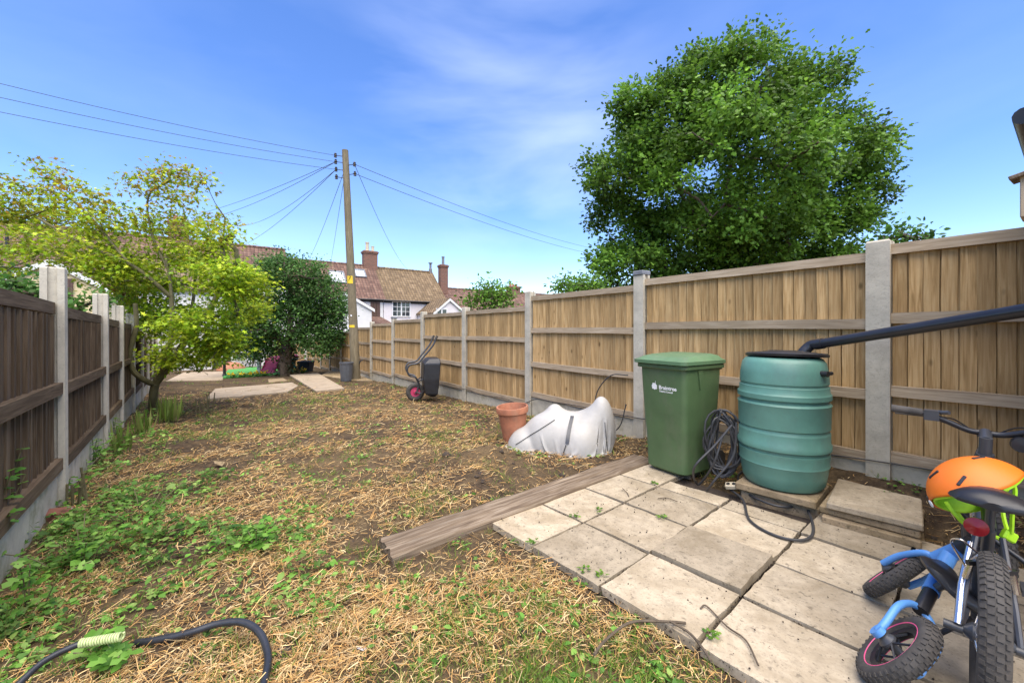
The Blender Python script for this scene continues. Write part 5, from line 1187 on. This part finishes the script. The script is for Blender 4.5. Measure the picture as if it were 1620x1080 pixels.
# ================================================================== GROUND COVER
def blobs_w(lst): return [(G(x, y), r) for x, y, r in lst]
def field(x, y, lst):
    w = np.zeros(len(x))
    for c, r in lst: w = np.maximum(w, np.exp(-(((x-c.x)**2+(y-c.y)**2)/r**2)))
    return w
def uvp(x, y): return ((x-PO.x)*PU.x+(y-PO.y)*PU.y)/SU, ((x-PO.x)*PV.x+(y-PO.y)*PV.y)/SV
def open_ground(x, y, far=14.5):
    u, v = uvp(x, y); t = ER.x*x+ER.y*y; n = NR.x*x+NR.y*y
    onp = (u > -.03) & (v > -.03) & (v < 4.02) & (u < 7.4)
    sx_, sy_ = x-A.x, y-A.y; al_ = sx_*ds.x+sy_*ds.y; ac_ = -sx_*ds.y+sy_*ds.x
    ons = (al_ > 0) & (al_ < Ls) & (np.abs(ac_) < .125)
    nl = NL.x*x+NL.y*y
    return (~onp) & (~ons) & (n < NF-.06) & (nl > LN+.06) & (y < far) & ~((n > 2.45) & (t < .12))
def scatter(n, d0=.55, d1=14.0):
    d = np.exp(rng.uniform(math.log(d0), math.log(d1), n)); u = rng.uniform(-1.42, 1.38, n); x, y = u*d, d
    k = open_ground(x, y); return x[k], y[k]
GREEN = blobs_w([(60, 940, .34), (20, 990, .22), (150, 880, .30), (260, 850, .26), (400, 862, .22), (330, 870, .2), (140, 740, .42), (200, 700, .45), (170, 800, .34), (300, 770, .3), (90, 860, .3), (240, 660, .5), (230, 920, .2), (480, 905, .12)])
GRASS = blobs_w([(800, 1030, .24), (720, 1060, .22), (900, 1065, .24), (1010, 1060, .2), (650, 885, .12), (600, 880, .1), (860, 960, .1), (730, 980, .14), (480, 640, .7), (420, 655, .7), (350, 668, .6), (545, 630, .5), (300, 700, .4), (250, 640, .6), (640, 900, .14), (1090, 1075, .15), (680, 790, .16), (700, 690, .3), (860, 690, .2), (640, 760, .12), (560, 720, .15)])
BARE = blobs_w([(1000, 935, .16), (1080, 995, .16), (900, 880, .14), (770, 720, .34), (745, 765, .25), (340, 735, .22), (300, 705, .3), (1180, 1070, .2), (790, 845, .07), (830, 872, .09), (940, 905, .10), (970, 945, .12), (1040, 975, .12), (1130, 1040, .13), (760, 850, .06), (960, 740, .2), (880, 745, .25), (650, 745, .15), (420, 610, 1.3), (330, 612, 1.3), (700, 870, .07)])
# straw and dead stalks
x, y = scatter(360000); keep = rng.random(len(x)) < (1-.93*field(x, y, BARE))*(1-.2*field(x, y, GREEN))*(1-.5*field(x, y, GRASS))*np.clip(.12+2.6*(fbm(x*2.2, y*2.2, 41)-.30)+.8*(fbm(x*8, y*8, 43)-.45), .10, 1)*sstep(12.5, 9.5, y)
x, y = x[keep], y[keep]; n = len(x); z = gsurf(x, y)
lod = 1+.24*np.maximum(0, y-1.2)
L_ = rng.gamma(1.7, .018, n)+.012; L_ = np.minimum(L_, .2)*(.8+.11*y); wd = rng.uniform(.0005, .0015, n)*lod
an = rng.uniform(0, 6.283, n)+.4*np.sin(x*3); tl = rng.normal(.03, .16, n); dx, dy, dz = np.cos(an)*np.cos(tl), np.sin(an)*np.cos(tl), np.abs(np.sin(tl))
px_, py_ = -np.sin(an), np.cos(an); bend = rng.normal(0, .18, n)*L_; zl = z+rng.uniform(.002, .022, n)
V = np.zeros((n, 6, 3))
for j, f in enumerate((0, .5, 1)):
    cx = x+dx*L_*(f-.5)+px_*bend*(f-f*f)*4*.4; cy = y+dy*L_*(f-.5)+py_*bend*(f-f*f)*4*.4; cz = zl+dz*L_*f+.15*L_*(f-f*f)
    V[:, 2*j, 0] = cx-px_*wd; V[:, 2*j, 1] = cy-py_*wd; V[:, 2*j, 2] = cz; V[:, 2*j+1, 0] = cx+px_*wd; V[:, 2*j+1, 1] = cy+py_*wd; V[:, 2*j+1, 2] = cz+wd*.6
Fq = (np.array([(0, 1, 3, 2), (2, 3, 5, 4)])[None]+(np.arange(n)*6)[:, None, None]).reshape(-1, 4)
link('straw_litter', npmesh('straw_litter', V.reshape(-1, 3), Fq, np.repeat(palette(n, [(.50, .30, .10), (.58, .39, .16), (.38, .20, .07), (.46, .26, .085), (.20, .11, .045), (.54, .41, .21), (.60, .46, .25)], .25), 6, 0)), 'straw', kind='stuff')
# grass
x, y = scatter(44000); g_ = field(x, y, GRASS); keep = rng.random(len(x)) < np.clip((g_*1.0*np.clip(3.4*(fbm(x*5, y*5, 77)-.28), 0, 1)+.15*(fbm(x*3, y*3, 5) > .45)+.08*field(x, y, GREEN))*(1-.85*field(x, y, BARE)), 0, 1); x, y = x[keep], y[keep]
k = 9; n = len(x)*k; i = np.repeat(np.arange(len(x)), k); lod = 1+.10*np.maximum(0, y[i]-1.5)
gx_, gy_ = x[i]+rng.normal(0, .018, n)*lod, y[i]+rng.normal(0, .018, n)*lod
pos = np.stack([gx_, gy_, gsurf(gx_, gy_)-.002], -1); al = unit(np.stack([rng.normal(0, .6, n), rng.normal(0, .6, n), np.full(n, .75)], -1))
SHAPES['blade'] = np.array([(0, .03), (.35, .045), (.7, .032), (1, 0), (.7, -.032), (.35, -.045)])
v, f, c = leaves(pos, al, rdir(n), rng.uniform(.022, .062, n)*lod, palette(n, [(.12, .23, .03), (.18, .30, .035), (.25, .34, .06), (.36, .33, .11), (.09, .18, .03)]), 'blade', wid=.75*1.0)
link('grass', npmesh('grass', v, f, c), 'leaf', kind='stuff')
# low leafy weeds
x, y = scatter(17000, .6, 13); g_ = field(x, y, GREEN); keep = rng.random(len(x)) < np.clip(1.0*g_*np.clip(5*(fbm(x*4, y*4, 99)-.32), .06, 1)+.17*(fbm(x*3.2, y*3.2, 55) > .45)*(1-field(x, y, BARE)), 0, 1); x, y = x[keep], y[keep]
k = 9; n = len(x)*k; i = np.repeat(np.arange(len(x)), k); hgt = (.02+.13*field(x, y, GREEN)*rng.random(len(x)))[i]
an = rng.uniform(0, 6.283, n); rr = rng.uniform(.01, .07, n); wx, wy = x[i]+np.cos(an)*rr, y[i]+np.sin(an)*rr
pos = np.stack([wx, wy, gsurf(wx, wy)+hgt*rng.uniform(.2, 1, n)+.006], -1); al = np.stack([np.cos(an), np.sin(an), rng.normal(.15, .3, n)], -1); nr = unit(rng.normal(0, .38, (n, 3))+np.array([0, 0, 1.]))
tone = np.clip(1+.3*rng.normal(size=(len(x), 1)), .5, 1.6)[i]
szs = rng.uniform(.012, .034, n)*(1+.8*field(wx, wy, GREEN)*(rng.random(n) < .3))*(1+.06*wy); cls = palette(n, [(.10, .24, .03), (.15, .32, .045), (.21, .38, .07), (.07, .18, .03), (.28, .40, .10)])*tone
h_ = rng.random(len(x))[i] < .5
v1 = merge([leaves(pos[h_], al[h_], nr[h_], szs[h_], cls[h_], 'maple'), leaves(pos[~h_], al[~h_], nr[~h_], szs[~h_]*1.1, cls[~h_], 'leaf')])
# their thin stems
m_ = len(x); hs2 = (.03+.14*field(x, y, GREEN)); sp0 = np.stack([x, y, gsurf(x, y)], -1); sdx = rng.normal(0, .35, (m_, 2)); 
v2 = leaves(sp0, np.concatenate([sdx, np.ones((m_, 1))], 1), rdir(m_), hs2*1.05, palette(m_, [(.16, .2, .05), (.2, .17, .06)]), 'blade', wid=.14)
v, f, c = merge([v1, v2]); link('leafy_weeds', npmesh('leafy_weeds', v, f, c), 'leaf', kind='stuff')
# clods and stones
x, y = scatter(9000, .6, 12); keep = rng.random(len(x)) < .12+.88*field(x, y, BARE); x, y = x[keep], y[keep]; n = len(x)
ico = np.array([(0, 0, 1), (.9, 0, .45), (.28, .85, .45), (-.72, .53, .45), (-.72, -.53, .45), (.28, -.85, .45), (.72, .53, -.45), (-.28, .85, -.45), (-.9, 0, -.45), (-.28, -.85, -.45), (.72, -.53, -.45), (0, 0, -1)])
icf = np.array([(0, 1, 2), (0, 2, 3), (0, 3, 4), (0, 4, 5), (0, 5, 1), (1, 6, 2), (2, 7, 3), (3, 8, 4), (4, 9, 5), (5, 10, 1), (2, 6, 7), (3, 7, 8), (4, 8, 9), (5, 9, 10), (1, 10, 6), (6, 11, 7), (7, 11, 8), (8, 11, 9), (9, 11, 10), (10, 11, 6)])
s_ = rng.gamma(1.6, .006, n)*(1+.1*y); V = np.stack([x, y, gsurf(x, y)], -1)[:, None]+ico[None]*(s_[:, None, None]*rng.uniform(.6, 1.2, (n, 12, 1)))*np.array([1, 1, .7])
link('soil_clods', npmesh('soil_clods', V.reshape(-1, 3), (icf[None]+(np.arange(n)*12)[:, None, None]).reshape(-1, 3)), 'clod', kind='stuff')
# crumbs, leaves and moss on the slabs and in their joints
n = 5200; uu = rng.uniform(0, 7, n); vv_ = rng.uniform(0, 3.95, n); jn = rng.random(n) < .62; wh = rng.random(n) < .5
uu = np.where(jn & wh, np.round(uu)+rng.normal(0, .012, n), uu); vv_ = np.where(jn & ~wh, np.round(vv_)+rng.normal(0, .012, n), vv_)
kp = jn | (rng.random(n) < .3); uu, vv_, jn = uu[kp], vv_[kp], jn[kp]; n = len(uu); x, y = PO.x+PU.x*uu*SU+PV.x*vv_*SV, PO.y+PU.y*uu*SU+PV.y*vv_*SV
s_ = np.minimum(rng.gamma(1.6, .0013, n)+.0006, .0042); V = np.stack([x, y, np.where(jn, -.012, .004)+s_*.3], -1)[:, None]+ico[None]*(s_[:, None, None]*rng.uniform(.6, 1.3, (n, 12, 1)))
link('patio_crumbs', npmesh('patio_crumbs', V.reshape(-1, 3), (icf[None]+(np.arange(n)*12)[:, None, None]).reshape(-1, 3)), 'clod', kind='stuff')
def sprig(pts, k, size, name, label):
    parts = []
    for c in pts:
        an = rng.uniform(0, 6.283, k); rr = rng.uniform(.004, .03, k); pos = np.stack([c.x+np.cos(an)*rr, c.y+np.sin(an)*rr, c.z+rng.uniform(.003, .016, k)], -1)
        parts.append(leaves(pos, np.stack([np.cos(an), np.sin(an), np.full(k, .3)], -1), unit(rng.normal(0, .4, (k, 3))+np.array([0, 0, 1.])), np.full(k, size), palette(k, LG), 'lobed'))
    v, f, c = merge(parts); o = link(name, npmesh(name, v, f, c), 'leaf'); o['kind'] = 'stuff'; return o
sprig([Gp(x, y, 0) for x, y in ((910, 818), (948, 808), (842, 858), (952, 912), (1037, 766), (925, 902), (1052, 875), (1048, 819), (770, 822), (1125, 1005), (1390, 1070))], 12, .016, 'joint_weeds', '')
# twigs on the slabs and the vine by the patio corner
def twig(px, r, label, dz=.006, mat='bark'):
    return tag(MB().tube(smoothpath([Gp(x, y, dz+random.uniform(0, .012)) for x, y in px], 6), r, 6).build('twig', mat, smooth=True), label, 'twig')
twig([(1108, 962), (1118, 958), (1150, 990), (1180, 1012), (1200, 1052)], .0035, 'curved dry twig across the gap between two front slabs')
twig([(1085, 985), (1060, 983), (1010, 982), (985, 990), (955, 1015), (940, 1035)], .0055, 'brown vine stem lying along the soil beside the patio corner', .012)
twig([(1060, 982), (1090, 1000), (1112, 1025), (1125, 1045)], .005, 'brown stem bending over the edge of the front slab', .012)
twig([(1041, 788), (1055, 787), (1072, 793)], .003, 'small dark twig on the slab before the bin')
twig([(985, 772), (992, 779), (995, 785)], .003, 'short bent twig on the slab nearest the bin')
def litter(px, label, s=.03, mat='litter'):
    c = G(px[0], px[1], .012); mb = MB(); pts = [Vector((random.uniform(-1, 1)*s, random.uniform(-.6, .6)*s, random.uniform(0, .5)*s)) for _ in range(7)]
    bm = bmesh.new(); [bm.verts.new(p) for p in pts]; bmesh.ops.convex_hull(bm, input=bm.verts); me = bpy.data.meshes.new('scrap'); bm.to_mesh(me); bm.free()
    o = link('scrap', me, mat); o.location = c; return tag(o, label, 'litter')
litter((572, 1028), 'white plastic scrap on the straw at bottom centre', .03); litter((105, 816), 'white plastic scrap at the foot of the nearest left post', .06); litter((345, 735), 'flat grey stone in the bare patch on the left', .07, 'slab_old'); litter((515, 968), 'dark brown bark chip on the straw at bottom centre', .035, 'terra')
litter((1225, 922), 'tan wood chip on the front slabs', .018, 'sleeper')
bk_ = MB().box((0, 0, .03), (.21, .10, .065)).build('brick', 'brick', bev=.006); bk_.location = G(80, 822, 0); bk_.rotation_euler = (.1, .05, .5); tag(bk_, 'loose red brick at the foot of the nearest left post', 'brick')
# strap-leaved clump and cut stems near the maple
def strap(px, label, n, h, name='strap_plant'):
    c = G(*px); o = thing(name, label, 'plant', c); a = rng.uniform(0, 6.283, n); pos = np.stack([rng.normal(0, .05, n), rng.normal(0, .05, n), np.zeros(n)], -1)
    v, f, cc_ = leaves(pos, np.stack([np.cos(a)*.55, np.sin(a)*.55, np.ones(n)], -1), np.stack([np.cos(a), np.sin(a), np.full(n, -.5)], -1), rng.uniform(.6, 1.1, n)*h, palette(n, [(.12, .22, .03), (.18, .28, .05), (.26, .28, .09)]), 'blade', wid=.9)
    link('leaves', npmesh('leaves', v, f, cc_), 'leaf', o); return o
strap((268, 668), 'clump of long strap leaves at the foot of the maple', 46, .42); strap((225, 690), 'smaller strap-leaved clump beside the dark fence', 30, .36); strap((195, 715), 'loose strap-leaved tuft low against the dark fence', 24, .34)
def stems(px, label, n, h):
    c = G(*px); o = thing('cut_stems', label, 'plant', c)
    for i in range(n): b = Vector((random.gauss(0, .07), random.gauss(0, .07), -.03)); MB().tube([b, b+Vector((random.gauss(0, .02), random.gauss(0, .02), h*random.uniform(.6, 1)))], .008, 6).build('stem', 'bark_green', o, smooth=True)
stems((322, 655), 'cluster of short cut stems standing by the concrete pad', 7, .42); stems((118, 800), 'thin upright cut stems near the nearest left post', 6, .3)
# bigger leaves rising in the front left corner
def tallweed(px, label, n, h, size, spread=.16):
    c = G(*px); o = thing('tall_weed', label, 'plant', c); st = MB(); pos, al = [], []
    for i in range(n):
        e = Vector((random.gauss(0, spread), random.gauss(0, spread), h*random.uniform(.4, 1))); q = smoothpath([Vector((e.x*.2, e.y*.2, -.02)), Vector((e.x*.5, e.y*.5, e.z*.6)), e], 4); st.tube(q, .0028, 5)
        for k in range(7): p = q[min(len(q)-1, 2+k)] if k < 6 else e; pos.append(p+Vector((random.gauss(0, .012), random.gauss(0, .012), .0))); a = random.uniform(0, 6.28); al.append((math.cos(a), math.sin(a), random.uniform(-.2, .4)))
    st.build('stems', 'bark_green', o, smooth=True); m = len(pos)
    v, f, cc_ = leaves(np.array(pos), np.array(al), unit(rng.normal(0, .35, (m, 3))+np.array([0, 0, 1.])), rng.uniform(.6, 1.1, m)*size, palette(m, [(.12, .28, .035), (.17, .36, .05), (.23, .40, .08), (.09, .22, .03)]), 'lobed'); link('leaves', npmesh('leaves', v, f, cc_), 'leaf', o)
tallweed((45, 960), 'tall leafy weed in front of the dark fence, leftmost', 9, .34, .045); tallweed((-15, 900), 'leafy weed reaching up over the left gravel board', 8, .62, .055); tallweed((130, 900), 'leafy weed clump just right of the leftmost one', 8, .22, .042)
tallweed((405, 872), 'dark leafy weed mound on the straw left of the sleeper end', 12, .17, .045, .13); tallweed((190, 1042), 'broad leaves lying between the two black hoses', 5, .07, .05, .09); tallweed((150, 735), 'leafy weeds at the foot of the second dark fence panel', 12, .3, .05, .2); tallweed((105, 790), 'leafy weeds just beyond the nearest left post', 10, .28, .045, .16); tallweed((180, 690), 'leafy weeds against the second left post', 10, .3, .05, .2); tallweed((225, 830), 'leafy weed patch midway along the dark fence', 10, .2, .042, .2)
